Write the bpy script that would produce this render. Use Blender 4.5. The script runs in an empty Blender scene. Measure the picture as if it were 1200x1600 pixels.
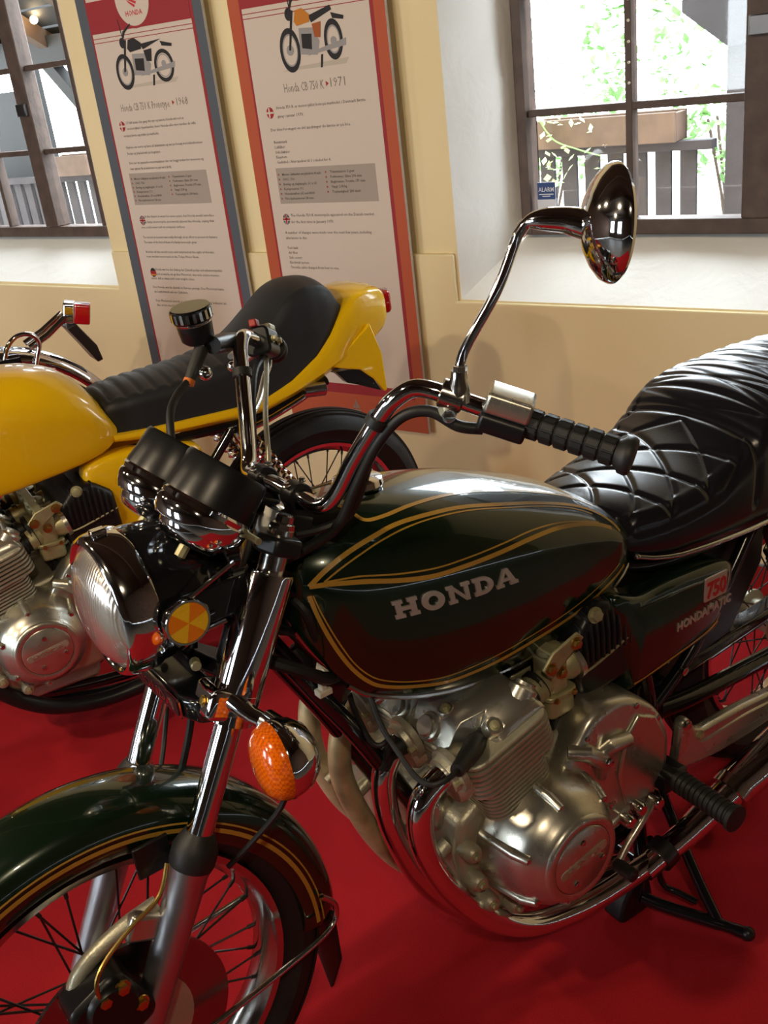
import bpy, bmesh, math, random
import numpy as np
from mathutils import Matrix, Vector
from mathutils.bvhtree import BVHTree
random.seed(7)
SC = bpy.context.scene
COL = SC.collection
PI = math.pi

# ---------------------------------------------------------------- camera
FPX = 1592.0
CAM = np.array([-0.18319, -1.14913, 1.51803])
CR = np.array([0.80554436, -0.58138198, -0.11442589])
CD = np.array([-0.32464963, -0.27150216, -0.90602936])
CF = np.array([0.49568227, 0.76699516, -0.40745247])
cd = bpy.data.cameras.new('camera')
cam = bpy.data.objects.new('camera', cd)
COL.objects.link(cam)
m = Matrix(((CR[0], -CD[0], -CF[0], CAM[0]), (CR[1], -CD[1], -CF[1], CAM[1]), (CR[2], -CD[2], -CF[2], CAM[2]), (0, 0, 0, 1)))
cam.matrix_world = m
cd.sensor_fit = 'VERTICAL'
cd.sensor_height = 36.0
cd.lens = FPX / 1600 * 36.0
cd.clip_start = 0.05
cd.clip_end = 200
SC.camera = cam

# ---------------------------------------------------------------- light and exposure
SKY_STRENGTH = 11.0
LAMP_POWER = 32.0
EXPOSURE = 0.62
w = bpy.data.worlds.new('overcast_sky')
SC.world = w
w.use_nodes = True
nt = w.node_tree
bg = nt.nodes['Background']
bg.inputs['Color'].default_value = (0.86, 0.94, 1.0, 1)
bg.inputs['Strength'].default_value = SKY_STRENGTH
vs = SC.view_settings
vs.view_transform = 'Standard'
vs.look = 'None'
vs.exposure = EXPOSURE
vs.gamma = 1.0
vs.use_curve_mapping = False
SC.display_settings.display_device = 'sRGB'

# wall frame: A runs along the back wall, N points out through it
WA = math.radians(-70.6)
WD = np.array([math.cos(WA), math.sin(WA), 0.0])
WN = np.array([-math.sin(WA), math.cos(WA), 0.0])
ZV = np.array([0, 0, 1.0])
WC = 2.25          # inner face of the back wall
WW = 2.50          # plane of the window glass
def wp(a, z, c): return WD * a + WN * c + ZV * z

# ---------------------------------------------------------------- helpers
def lin(c):
    return tuple((x / 12.92 if x <= 0.04045 else ((x + 0.055) / 1.055) ** 2.4) for x in c)
def rgb(r, g, b): return lin((r / 255, g / 255, b / 255))
MATS = {}
def mat(name, col, metal=0.0, rough=0.5, coat=0.0, spec=0.5, bump=0.0, bscale=40.0, var=0.0, vscale=6.0,
        trans=0.0, emit=None, estr=0.0, sheen=0.0, flake=0.0, ior=1.45, rvar=0.0, alpha=1.0, bdetail=4.0, cscale=None, col2=None, sss=0.0):
    m = bpy.data.materials.new(name)
    m.use_nodes = True
    t = m.node_tree
    b = t.nodes['Principled BSDF']
    b.inputs['Base Color'].default_value = (*col, 1)
    b.inputs['Metallic'].default_value = metal
    b.inputs['Roughness'].default_value = rough
    b.inputs['Coat Weight'].default_value = coat
    b.inputs['Coat Roughness'].default_value = 0.03
    b.inputs['Specular IOR Level'].default_value = spec
    b.inputs['Transmission Weight'].default_value = trans
    b.inputs['IOR'].default_value = ior
    b.inputs['Sheen Weight'].default_value = sheen
    if sss:
        b.inputs['Subsurface Weight'].default_value = sss
        b.inputs['Subsurface Scale'].default_value = 0.01
    if emit:
        b.inputs['Emission Color'].default_value = (*emit, 1)
        b.inputs['Emission Strength'].default_value = estr
    tc = t.nodes.new('ShaderNodeTexCoord')
    if var or col2:
        n = t.nodes.new('ShaderNodeTexNoise')
        n.inputs['Scale'].default_value = vscale
        n.inputs['Detail'].default_value = 5
        t.links.new(tc.outputs['Object'], n.inputs['Vector'])
        r = t.nodes.new('ShaderNodeValToRGB')
        c2 = col2 if col2 else tuple(min(1, x * (1 + var)) for x in col)
        c1 = col if col2 else tuple(x * (1 - var) for x in col)
        r.color_ramp.elements[0].color = (*c1, 1)
        r.color_ramp.elements[1].color = (*c2, 1)
        r.color_ramp.elements[0].position = 0.3
        r.color_ramp.elements[1].position = 0.7
        t.links.new(n.outputs['Fac'], r.inputs['Fac'])
        t.links.new(r.outputs['Color'], b.inputs['Base Color'])
    if rvar:
        n = t.nodes.new('ShaderNodeTexNoise')
        n.inputs['Scale'].default_value = 25
        n.inputs['Detail'].default_value = 6
        t.links.new(tc.outputs['Object'], n.inputs['Vector'])
        r = t.nodes.new('ShaderNodeMapRange')
        r.inputs['From Min'].default_value = 0.3
        r.inputs['From Max'].default_value = 0.75
        r.inputs['To Min'].default_value = max(0.0, rough - rvar)
        r.inputs['To Max'].default_value = rough + rvar
        t.links.new(n.outputs['Fac'], r.inputs['Value'])
        t.links.new(r.outputs['Result'], b.inputs['Roughness'])
    if bump:
        n = t.nodes.new('ShaderNodeTexNoise')
        n.inputs['Scale'].default_value = bscale
        n.inputs['Detail'].default_value = bdetail
        t.links.new(tc.outputs['Object'], n.inputs['Vector'])
        bp = t.nodes.new('ShaderNodeBump')
        bp.inputs['Strength'].default_value = bump
        bp.inputs['Distance'].default_value = 0.01
        t.links.new(n.outputs['Fac'], bp.inputs['Height'])
        t.links.new(bp.outputs['Normal'], b.inputs['Normal'])
    if flake:
        v = t.nodes.new('ShaderNodeTexVoronoi')
        v.inputs['Scale'].default_value = 1800
        t.links.new(tc.outputs['Object'], v.inputs['Vector'])
        mx = t.nodes.new('ShaderNodeMix')
        mx.data_type = 'RGBA'
        mx.inputs['Factor'].default_value = flake
        mx.inputs[6].default_value = (*col, 1)
        mul = t.nodes.new('ShaderNodeMix')
        mul.data_type = 'RGBA'
        mul.blend_type = 'MULTIPLY'
        mul.inputs['Factor'].default_value = 1.0
        mul.inputs[6].default_value = (*[min(1, x * 4) for x in col], 1)
        t.links.new(v.outputs['Color'], mul.inputs[7])
        t.links.new(mul.outputs[2], mx.inputs[7])
        t.links.new(mx.outputs[2], b.inputs['Base Color'])
    MATS[name] = m
    return m

mat('chrome', rgb(226, 226, 228), metal=1, rough=0.07, rvar=0.035)
mat('chrome_soft', rgb(205, 204, 200), metal=1, rough=0.16, rvar=0.06)
mat('chrome_old', rgb(188, 186, 182), metal=1, rough=0.2, rvar=0.08, var=0.12, vscale=9)
mat('emblem_metal', rgb(206, 200, 194), metal=0.55, rough=0.3)
mat('alu_polished', rgb(200, 197, 184), metal=0.9, rough=0.29, rvar=0.03, bump=0.015, bscale=30)
mat('alu_cast', rgb(184, 180, 160), metal=0.65, rough=0.45, rvar=0.1, bump=0.12, bscale=180, var=0.1, vscale=14)
mat('alu_fork', rgb(190, 190, 196), metal=1, rough=0.33, rvar=0.05)
mat('zinc', rgb(172, 166, 128), metal=0.55, rough=0.45, var=0.14, vscale=40)
mat('brass', rgb(190, 160, 90), metal=1, rough=0.3)
mat('pipe_heat', rgb(206, 190, 150), metal=0.4, rough=0.5, bump=0.05, bscale=200, col2=rgb(164, 148, 118), vscale=22)
mat('black_gloss', (0.006, 0.006, 0.007), rough=0.14, coat=0.6)
mat('black_satin', (0.008, 0.008, 0.009), rough=0.33, spec=0.45)
mat('black_matte', (0.010, 0.010, 0.010), rough=0.55, bump=0.03, bscale=90)
mat('rubber', (0.012, 0.012, 0.012), rough=0.5, bump=0.04, bscale=120)
mat('tyre', (0.011, 0.011, 0.011), rough=0.62, bump=0.08, bscale=160, var=0.2, vscale=30)
mat('leather', (0.008, 0.008, 0.012), rough=0.25, spec=0.7, bump=0.04, bscale=420, bdetail=2)
mat('leather_matte', (0.014, 0.014, 0.016), rough=0.5, bump=0.05, bscale=420)
mat('green_paint', rgb(13, 30, 17), metal=0.3, rough=0.22, coat=1.0, flake=0.35)
mat('yellow_paint', rgb(240, 190, 12), rough=0.28, coat=0.8, var=0.03, vscale=3)
mat('gold_stripe', rgb(186, 142, 54), rough=0.3, coat=0.5)
mat('amber_bright', rgb(255, 206, 30), rough=0.25, coat=0.4, bump=0.25, bscale=500)
mat('amber_dark', rgb(250, 140, 8), rough=0.25, coat=0.4, bump=0.25, bscale=500)
mat('red_lens', rgb(170, 16, 24), rough=0.15, coat=0.6, var=0.1, vscale=50)
mat('red_plastic', rgb(150, 28, 20), rough=0.4)
mat('orange_band', rgb(206, 108, 30), rough=0.5)
mat('white_plastic', rgb(216, 210, 190), rough=0.5)
mat('cream_print', rgb(206, 192, 180), rough=0.75)
mat('ink', rgb(92, 82, 76), rough=0.8)
mat('ink_soft', rgb(140, 128, 118), rough=0.8)
mat('ink_red', rgb(160, 36, 40), rough=0.8)
mat('ink_dark', rgb(40, 38, 40), rough=0.8)
mat('ink_steel', rgb(150, 146, 146), rough=0.8)
mat('ink_orange', rgb(192, 120, 40), rough=0.8)
mat('ink_brown', rgb(160, 84, 40), rough=0.8)
mat('ink_shadow', rgb(186, 174, 160), rough=0.8)
mat('panel_grey', rgb(164, 152, 142), rough=0.8)
mat('slate_border', rgb(82, 88, 98), rough=0.7)
mat('orange_border', rgb(178, 82, 50), rough=0.7)
mat('red_line', rgb(150, 38, 46), rough=0.7)
mat('badge_red', rgb(190, 40, 44), rough=0.4)
mat('mirror_glass', (0.9, 0.9, 0.9), metal=1, rough=0.02)
mat('gauge_face', (0.02, 0.02, 0.022), rough=0.3)
mat('frame_wood', rgb(78, 62, 54), rough=0.6, bump=0.15, bscale=60, var=0.25, vscale=18)
mat('fence_wood', rgb(46, 40, 44), rough=0.8, bump=0.2, bscale=40, var=0.2, vscale=12)
mat('plank_wood', rgb(84, 66, 56), rough=0.8, bump=0.2, bscale=30, var=0.2, vscale=9)
mat('beam_wood', rgb(60, 44, 32), rough=0.7, bump=0.2, bscale=30, var=0.25, vscale=6)
mat('leaf', rgb(104, 142, 84), rough=0.6, var=0.25, vscale=3)
mat('leaf_pale', rgb(170, 190, 140), rough=0.6, var=0.2, vscale=3)
mat('shed_wall', rgb(44, 42, 48), rough=0.8, bump=0.2, bscale=30, var=0.2, vscale=8)
mat('render_white', rgb(235, 232, 224), rough=0.8, bump=0.1, bscale=30)
mat('gravel', rgb(170, 166, 158), rough=0.9, bump=0.4, bscale=60, var=0.15, vscale=30)
mat('sticker_blue', rgb(28, 60, 118), rough=0.5)
mat('sticker_white', rgb(210, 212, 220), rough=0.5)
mat('steel_dark', rgb(86, 84, 84), metal=1, rough=0.36, var=0.1, vscale=12)
mat('disc_steel', rgb(150, 148, 146), metal=1, rough=0.25)
mat('stone_floor', rgb(92, 88, 84), rough=0.6, bump=0.1, bscale=8, var=0.15, vscale=3)
mat('porch_dark', rgb(17, 17, 20), rough=0.7, bump=0.1, bscale=20, var=0.2, vscale=4)
mat('barn_brick', rgb(96, 74, 60), rough=0.85, bump=0.2, bscale=20, var=0.2, vscale=5)
mat('bulb', (1, 0.8, 0.5), emit=(1.0, 0.72, 0.40), estr=60)

def node_mat(name): 
    m = bpy.data.materials.new(name); m.use_nodes = True
    MATS[name] = m
    t = m.node_tree
    return t, t.nodes['Principled BSDF'], t.nodes.new('ShaderNodeTexCoord')
# lime-washed plaster: ochre tint over white, trowel relief
t, b, tc = node_mat('plaster')
n1 = t.nodes.new('ShaderNodeTexNoise'); n1.inputs['Scale'].default_value = 2.2; n1.inputs['Detail'].default_value = 6
n2 = t.nodes.new('ShaderNodeTexNoise'); n2.inputs['Scale'].default_value = 60; n2.inputs['Detail'].default_value = 4
t.links.new(tc.outputs['Object'], n1.inputs['Vector']); t.links.new(tc.outputs['Object'], n2.inputs['Vector'])
r = t.nodes.new('ShaderNodeValToRGB')
r.color_ramp.elements[0].color = (*rgb(226, 206, 160), 1); r.color_ramp.elements[1].color = (*rgb(236, 220, 178), 1)
t.links.new(n1.outputs['Fac'], r.inputs['Fac']); t.links.new(r.outputs['Color'], b.inputs['Base Color'])
b.inputs['Roughness'].default_value = 0.85
bp = t.nodes.new('ShaderNodeBump'); bp.inputs['Strength'].default_value = 0.12; bp.inputs['Distance'].default_value = 0.01
ad = t.nodes.new('ShaderNodeMath'); ad.operation = 'MULTIPLY_ADD'; ad.inputs[1].default_value = 0.35
t.links.new(n2.outputs['Fac'], ad.inputs[0]); t.links.new(n1.outputs['Fac'], ad.inputs[2])
t.links.new(ad.outputs[0], bp.inputs['Height']); t.links.new(bp.outputs['Normal'], b.inputs['Normal'])
# white lime wash of the window reveals
t, b, tc = node_mat('reveal_plaster')
n1 = t.nodes.new('ShaderNodeTexNoise'); n1.inputs['Scale'].default_value = 7; n1.inputs['Detail'].default_value = 7; n1.inputs['Distortion'].default_value = 0.6
t.links.new(tc.outputs['Object'], n1.inputs['Vector'])
b.inputs['Base Color'].default_value = (*rgb(236, 235, 230), 1)
b.inputs['Roughness'].default_value = 0.85
bp = t.nodes.new('ShaderNodeBump'); bp.inputs['Strength'].default_value = 0.35; bp.inputs['Distance'].default_value = 0.02
t.links.new(n1.outputs['Fac'], bp.inputs['Height']); t.links.new(bp.outputs['Normal'], b.inputs['Normal'])
# red needle-felt carpet
t, b, tc = node_mat('red_carpet')
n1 = t.nodes.new('ShaderNodeTexNoise'); n1.inputs['Scale'].default_value = 420; n1.inputs['Detail'].default_value = 3
n2 = t.nodes.new('ShaderNodeTexNoise'); n2.inputs['Scale'].default_value = 5; n2.inputs['Detail'].default_value = 5
for n in (n1, n2): t.links.new(tc.outputs['Object'], n.inputs['Vector'])
ad = t.nodes.new('ShaderNodeMath'); ad.operation = 'MULTIPLY_ADD'; ad.inputs[1].default_value = 0.7
t.links.new(n1.outputs['Fac'], ad.inputs[0])
sc_ = t.nodes.new('ShaderNodeMath'); sc_.operation = 'MULTIPLY'; sc_.inputs[1].default_value = 0.35
t.links.new(n2.outputs['Fac'], sc_.inputs[0]); t.links.new(sc_.outputs[0], ad.inputs[2])
r = t.nodes.new('ShaderNodeValToRGB')
r.color_ramp.elements[0].position = 0.3; r.color_ramp.elements[1].position = 0.75
r.color_ramp.elements[0].color = (*rgb(140, 20, 27), 1); r.color_ramp.elements[1].color = (*rgb(178, 30, 38), 1)
t.links.new(ad.outputs[0], r.inputs['Fac']); t.links.new(r.outputs['Color'], b.inputs['Base Color'])
b.inputs['Roughness'].default_value = 0.95
b.inputs['Specular IOR Level'].default_value = 0.15
bp = t.nodes.new('ShaderNodeBump'); bp.inputs['Strength'].default_value = 0.3; bp.inputs['Distance'].default_value = 0.004
t.links.new(n1.outputs['Fac'], bp.inputs['Height']); t.links.new(bp.outputs['Normal'], b.inputs['Normal'])
# window glass: thin clear pane
t, b, tc = node_mat('window_glass')
tr = t.nodes.new('ShaderNodeBsdfTransparent'); tr.inputs['Color'].default_value = (0.96, 0.98, 0.98, 1)
gl = t.nodes.new('ShaderNodeBsdfGlossy'); gl.inputs['Roughness'].default_value = 0.02
lw = t.nodes.new('ShaderNodeLayerWeight'); lw.inputs['Blend'].default_value = 0.5
pw = t.nodes.new('ShaderNodeMath'); pw.operation = 'POWER'; pw.inputs[1].default_value = 4.0
fr = t.nodes.new('ShaderNodeMath'); fr.operation = 'MULTIPLY_ADD'; fr.inputs[1].default_value = 0.9; fr.inputs[2].default_value = 0.06
t.links.new(lw.outputs['Facing'], pw.inputs[0]); t.links.new(pw.outputs[0], fr.inputs[0])
mx = t.nodes.new('ShaderNodeMixShader')
t.links.new(fr.outputs[0], mx.inputs['Fac']); t.links.new(tr.outputs[0], mx.inputs[1]); t.links.new(gl.outputs[0], mx.inputs[2])
t.links.new(mx.outputs[0], t.nodes['Material Output'].inputs['Surface'])
# fluted headlamp glass over a bright reflector
t, b, tc = node_mat('lamp_glass')
wv = t.nodes.new('ShaderNodeTexWave'); wv.inputs['Scale'].default_value = 70; wv.inputs['Distortion'].default_value = 0.2; wv.bands_direction = 'Y'
t.links.new(tc.outputs['Object'], wv.inputs['Vector'])
b.inputs['Base Color'].default_value = (*rgb(196, 188, 180), 1)
b.inputs['Metallic'].default_value = 0.75
b.inputs['Roughness'].default_value = 0.24
b.inputs['Coat Weight'].default_value = 1.0
bp = t.nodes.new('ShaderNodeBump'); bp.inputs['Strength'].default_value = 0.12; bp.inputs['Distance'].default_value = 0.003
t.links.new(wv.outputs['Fac'], bp.inputs['Height']); t.links.new(bp.outputs['Normal'], b.inputs['Normal'])
# amber indicator lens with moulded prisms
t, b, tc = node_mat('indicator_lens')
ck = t.nodes.new('ShaderNodeTexChecker'); ck.inputs['Scale'].default_value = 260
t.links.new(tc.outputs['Object'], ck.inputs['Vector'])
ck.inputs['Color1'].default_value = (*rgb(236, 112, 6), 1); ck.inputs['Color2'].default_value = (*rgb(206, 84, 4), 1)
t.links.new(ck.outputs['Color'], b.inputs['Base Color'])
b.inputs['Roughness'].default_value = 0.15; b.inputs['Coat Weight'].default_value = 0.6
b.inputs['Subsurface Weight'].default_value = 0.3; b.inputs['Subsurface Scale'].default_value = 0.01
bp = t.nodes.new('ShaderNodeBump'); bp.inputs['Strength'].default_value = 0.5; bp.inputs['Distance'].default_value = 0.003
t.links.new(ck.outputs['Fac'], bp.inputs['Height']); t.links.new(bp.outputs['Normal'], b.inputs['Normal'])

def V(*a): return np.array(a, float)
def nrm(v):
    v = np.asarray(v, float)
    return v / max(1e-12, np.linalg.norm(v))
def frame(ax, ref=None):
    z = nrm(ax)
    if ref is None: ref = V(0, 0, 1) if abs(z[2]) < 0.9 else V(1, 0, 0)
    x = nrm(np.cross(ref, z)); y = np.cross(z, x)
    return x, y, z
def spl(pts, k=6, closed=False):
    P = [np.asarray(p, float) for p in pts]
    n = len(P); out = []
    rng = range(n) if closed else range(n - 1)
    for i in rng:
        if closed: a, b_, c, d = P[(i - 1) % n], P[i], P[(i + 1) % n], P[(i + 2) % n]
        else: a, b_, c, d = P[max(0, i - 1)], P[i], P[i + 1], P[min(n - 1, i + 2)]
        for j in range(k):
            t_ = j / k
            out.append(0.5 * ((2 * b_) + (c - a) * t_ + (2 * a - 5 * b_ + 4 * c - d) * t_ ** 2 + (3 * b_ - a - 3 * c + d) * t_ ** 3))
    if not closed: out.append(P[-1])
    return out
def curve1(xs, ys):
    xs = np.asarray(xs, float); ys = np.asarray(ys, float)
    m_ = np.gradient(ys, xs)
    def f_(x):
        x = min(max(x, xs[0]), xs[-1]); i = min(int(np.searchsorted(xs, x, 'right')) - 1, len(xs) - 2)
        h = xs[i + 1] - xs[i]; s = (x - xs[i]) / h
        return ((2 * s ** 3 - 3 * s ** 2 + 1) * ys[i] + (s ** 3 - 2 * s ** 2 + s) * h * m_[i] + (-2 * s ** 3 + 3 * s ** 2) * ys[i + 1] + (s ** 3 - s ** 2) * h * m_[i + 1])
    return f_

class MB:
    def __init__(s): s.v = []; s.f = []
    def add(s, vs, fs):
        o = len(s.v); s.v += [tuple(float(c) for c in p) for p in vs]; s.f += [tuple(i + o for i in f) for f in fs]; return s
    def box(s, c, d, ax=None):
        c = V(*c); e = [V(1, 0, 0), V(0, 1, 0), V(0, 0, 1)] if ax is None else [nrm(a) for a in ax]
        vs = [c + e[0] * d[0] / 2 * i + e[1] * d[1] / 2 * j + e[2] * d[2] / 2 * k for i in (-1, 1) for j in (-1, 1) for k in (-1, 1)]
        return s.add(vs, [(0, 1, 3, 2), (4, 6, 7, 5), (0, 4, 5, 1), (2, 3, 7, 6), (0, 2, 6, 4), (1, 5, 7, 3)])
    def rings(s, rg, cap0=True, cap1=True, closed=True):
        n = len(rg[0]); vs = [p for r_ in rg for p in r_]; fs = []
        for i in range(len(rg) - 1):
            for j in range(n if closed else n - 1):
                k = (j + 1) % n
                fs.append((i * n + j, i * n + k, (i + 1) * n + k, (i + 1) * n + j))
        if cap0 and closed: fs.append(tuple(range(n - 1, -1, -1)))
        if cap1 and closed: fs.append(tuple((len(rg) - 1) * n + j for j in range(n)))
        return s.add(vs, fs)
    def tube(s, path, r, n=12, caps=True, flat=None):
        P = [np.asarray(p, float) for p in path]
        R_ = r if hasattr(r, '__len__') else [r] * len(P)
        T = [nrm(P[min(i + 1, len(P) - 1)] - P[max(i - 1, 0)]) for i in range(len(P))]
        x, y, _ = frame(T[0]); rg = []
        for i, p in enumerate(P):
            x = nrm(x - T[i] * np.dot(x, T[i])); y = np.cross(T[i], x)
            rg.append([p + R_[i] * (math.cos(2 * PI * j / n) * x + math.sin(2 * PI * j / n) * y) for j in range(n)])
        return s.rings(rg, caps, caps)
    def lathe(s, prof, o=(0, 0, 0), ax=(0, 0, 1), n=36, ref=None, a0=0.0, a1=2 * PI, cap=True):
        x, y, z = frame(ax, ref); o = V(*o)
        full = abs(a1 - a0 - 2 * PI) < 1e-6
        k = n if full else n + 1
        rg = []
        for h, r_ in prof:
            rg.append([o + z * h + max(r_, 1e-5) * (math.cos(a0 + (a1 - a0) * j / n) * x + math.sin(a0 + (a1 - a0) * j / n) * y) for j in range(k)])
        return s.rings(rg, cap and prof[0][1] > 1e-4 and full, cap and prof[-1][1] > 1e-4 and full, full)
    def prism(s, poly, o, ex, ey, ez, d0, d1):
        o = V(*o); ex = nrm(ex); ey = nrm(ey); ez = nrm(ez)
        a = [o + ex * p[0] + ey * p[1] + ez * d0 for p in poly]
        b_ = [o + ex * p[0] + ey * p[1] + ez * d1 for p in poly]
        return s.rings([a, b_])
    def sphere(s, c, r_, n=16):
        return s.lathe([(-r_ * math.cos(PI * i / (n // 2)), r_ * math.sin(PI * i / (n // 2))) for i in range(n // 2 + 1)], c, (0, 0, 1), n)

def mesh(name, mb, ang=40, smooth=True, recalc=True):
    me = bpy.data.meshes.new(name)
    me.from_pydata(mb.v, [], mb.f)
    bm = bmesh.new(); bm.from_mesh(me)
    bmesh.ops.remove_doubles(bm, verts=bm.verts, dist=1e-6)
    if recalc: bmesh.ops.recalc_face_normals(bm, faces=bm.faces)
    bm.to_mesh(me); bm.free()
    if smooth:
        me.polygons.foreach_set('use_smooth', [True] * len(me.polygons))
        me.set_sharp_from_angle(angle=math.radians(ang))
    me.update()
    return me
def ob(name, mb, material, parent=None, bevel=0.0, seg=2, ang=40, sub=0, smooth=True, loc=None, recalc=True):
    me = mb if isinstance(mb, bpy.types.Mesh) else mesh(name, mb, ang, smooth, recalc)
    if not me.materials: me.materials.append(MATS[material])
    o = bpy.data.objects.new(name, me)
    COL.objects.link(o)
    if parent is not None: o.parent = parent
    if loc is not None: o.location = loc
    if bevel:
        md = o.modifiers.new('bevel', 'BEVEL'); md.width = bevel; md.segments = seg; md.limit_method = 'ANGLE'; md.angle_limit = math.radians(32)
        md.harden_normals = False
    if sub:
        md = o.modifiers.new('sub', 'SUBSURF'); md.levels = sub; md.render_levels = sub
    return o
def tag(o, label=None, cat=None, group=None, kind=None):
    if label: o['label'] = label
    if cat: o['category'] = cat
    if group: o['group'] = group
    if kind: o['kind'] = kind
    return o
def empty(name, loc=(0, 0, 0), rz=0.0):
    o = bpy.data.objects.new(name, None); COL.objects.link(o)
    o.location = loc; o.rotation_euler = (0, 0, rz); o.empty_display_size = 0.1
    return o
def struct(name, mb, material, **k):
    return tag(ob(name, mb, material, **k), kind='structure')
_tx = {}
def text_geo(s_, bold=0.0, res=2):
    key = (s_, bold, res)
    if key not in _tx:
        cu = bpy.data.curves.new('lettering', 'FONT'); cu.body = s_; cu.size = 1.0; cu.resolution_u = res; cu.offset = bold
        o = bpy.data.objects.new('lettering', cu); COL.objects.link(o)
        bpy.context.view_layer.update()
        me = bpy.data.meshes.new_from_object(o.evaluated_get(bpy.context.evaluated_depsgraph_get()))
        vs = [(v_.co.x, v_.co.y) for v_ in me.vertices]; fs = [tuple(p.vertices) for p in me.polygons]
        bpy.data.objects.remove(o); bpy.data.curves.remove(cu); bpy.data.meshes.remove(me)
        _tx[key] = (vs, fs)
    return _tx[key]
def put_text(mb, s_, o, ex, ey, h, wid=None, bold=0.0, depth=0.0, align=0.0, res=2):
    """h = cap height; wid = exact width if given"""
    vs, fs = text_geo(s_, bold, res)
    if not vs: return mb
    x0 = min(v_[0] for v_ in vs); x1 = max(v_[0] for v_ in vs)
    sy = h / 0.70; sx = (wid / (x1 - x0)) if wid else sy
    o = V(*o); ex = nrm(ex); ey = nrm(ey); ez = np.cross(ex, ey)
    off = -x0 * sx - align * (x1 - x0) * sx
    P = [o + ex * (v_[0] * sx + off) + ey * (v_[1] * sy) for v_ in vs]
    if depth:
        n = len(P)
        top = [p + ez * depth for p in P]
        from collections import Counter
        ed = Counter(); dr = {}
        for f_ in fs:
            for i in range(len(f_)):
                a, b_ = f_[i], f_[(i + 1) % len(f_)]
                ed[frozenset((a, b_))] += 1; dr[frozenset((a, b_))] = (a, b_)
        side = [(a, b_, b_ + n, a + n) for k, (a, b_) in dr.items() if ed[k] == 1]
        mb.add(P + top, [tuple(i + n for i in f_) for f_ in fs] + side)
    else: mb.add(P, fs)
    return mb
def rrect(w_, h_, r_, k=4):
    out = []
    for cx, cy, a in ((w_ / 2 - r_, h_ / 2 - r_, 0), (-w_ / 2 + r_, h_ / 2 - r_, 90), (-w_ / 2 + r_, -h_ / 2 + r_, 180), (w_ / 2 - r_, -h_ / 2 + r_, 270)):
        for i in range(k + 1):
            t_ = math.radians(a + 90 * i / k); out.append((cx + r_ * math.cos(t_), cy + r_ * math.sin(t_)))
    return out
EX, EY, EZ = V(1, 0, 0), V(0, 1, 0), V(0, 0, 1)

# ================================================================ THE ROOM
A0, A1, C0 = -5.6, 3.4, -4.6
ZC = 2.95
struct('floor', MB().prism([(A0, C0), (A1, C0), (A1, WC + 0.02), (A0, WC + 0.02)], (0, 0, 0), WD, WN, EZ, -0.06, -0.006), 'stone_floor')
cp_ = tag(ob('carpet', MB().prism([(A0 + .02, -0.85), (1.45, -0.85), (1.45, WC - .03), (A0 + .02, WC - .03)], (0, 0, 0), WD, WN, EZ, -0.006, 0.0), 'red_carpet'), 'red felt carpet laid under the motorcycles', 'carpet')
struct('ceiling', MB().prism([(A0, C0), (A1, C0), (A1, WC), (A0, WC)], (0, 0, 0), WD, WN, EZ, ZC, ZC + 0.05), 'beam_wood')
# windows: (front opening a0,a1,z0,z1), (frame a0,a1,z0,z1)
WINS = [dict(f=(-0.722, 1.02, 0.767, 2.16), w=(-0.602, 0.90, 0.93, 2.03), mull=0.145, bars=(-0.236, 0.53)),
        dict(f=(-3.66, -2.372, 0.772, 2.16), w=(-3.56, -2.44, 0.93, 2.03), mull=-3.0, bars=(-3.335, -2.665))]
def wall_with_holes(name, c, holes, flip, material):
    mb = MB()
    aa = sorted({A0, A1, *[h[0] for h in holes], *[h[1] for h in holes]}); zz = sorted({0.0, ZC, *[h[2] for h in holes], *[h[3] for h in holes]})
    for i in range(len(aa) - 1):
        for j in range(len(zz) - 1):
            am, zm = (aa[i] + aa[i + 1]) / 2, (zz[j] + zz[j + 1]) / 2
            if any(h[0] < am < h[1] and h[2] < zm < h[3] for h in holes): continue
            mb.add([wp(aa[i], zz[j], c), wp(aa[i + 1], zz[j], c), wp(aa[i + 1], zz[j + 1], c), wp(aa[i], zz[j + 1], c)], [(0, 1, 2, 3)])
    return struct(name, mb, material, smooth=False)
wb = wall_with_holes('wall_back', WC, [w_['f'] for w_ in WINS], False, 'plaster')
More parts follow.
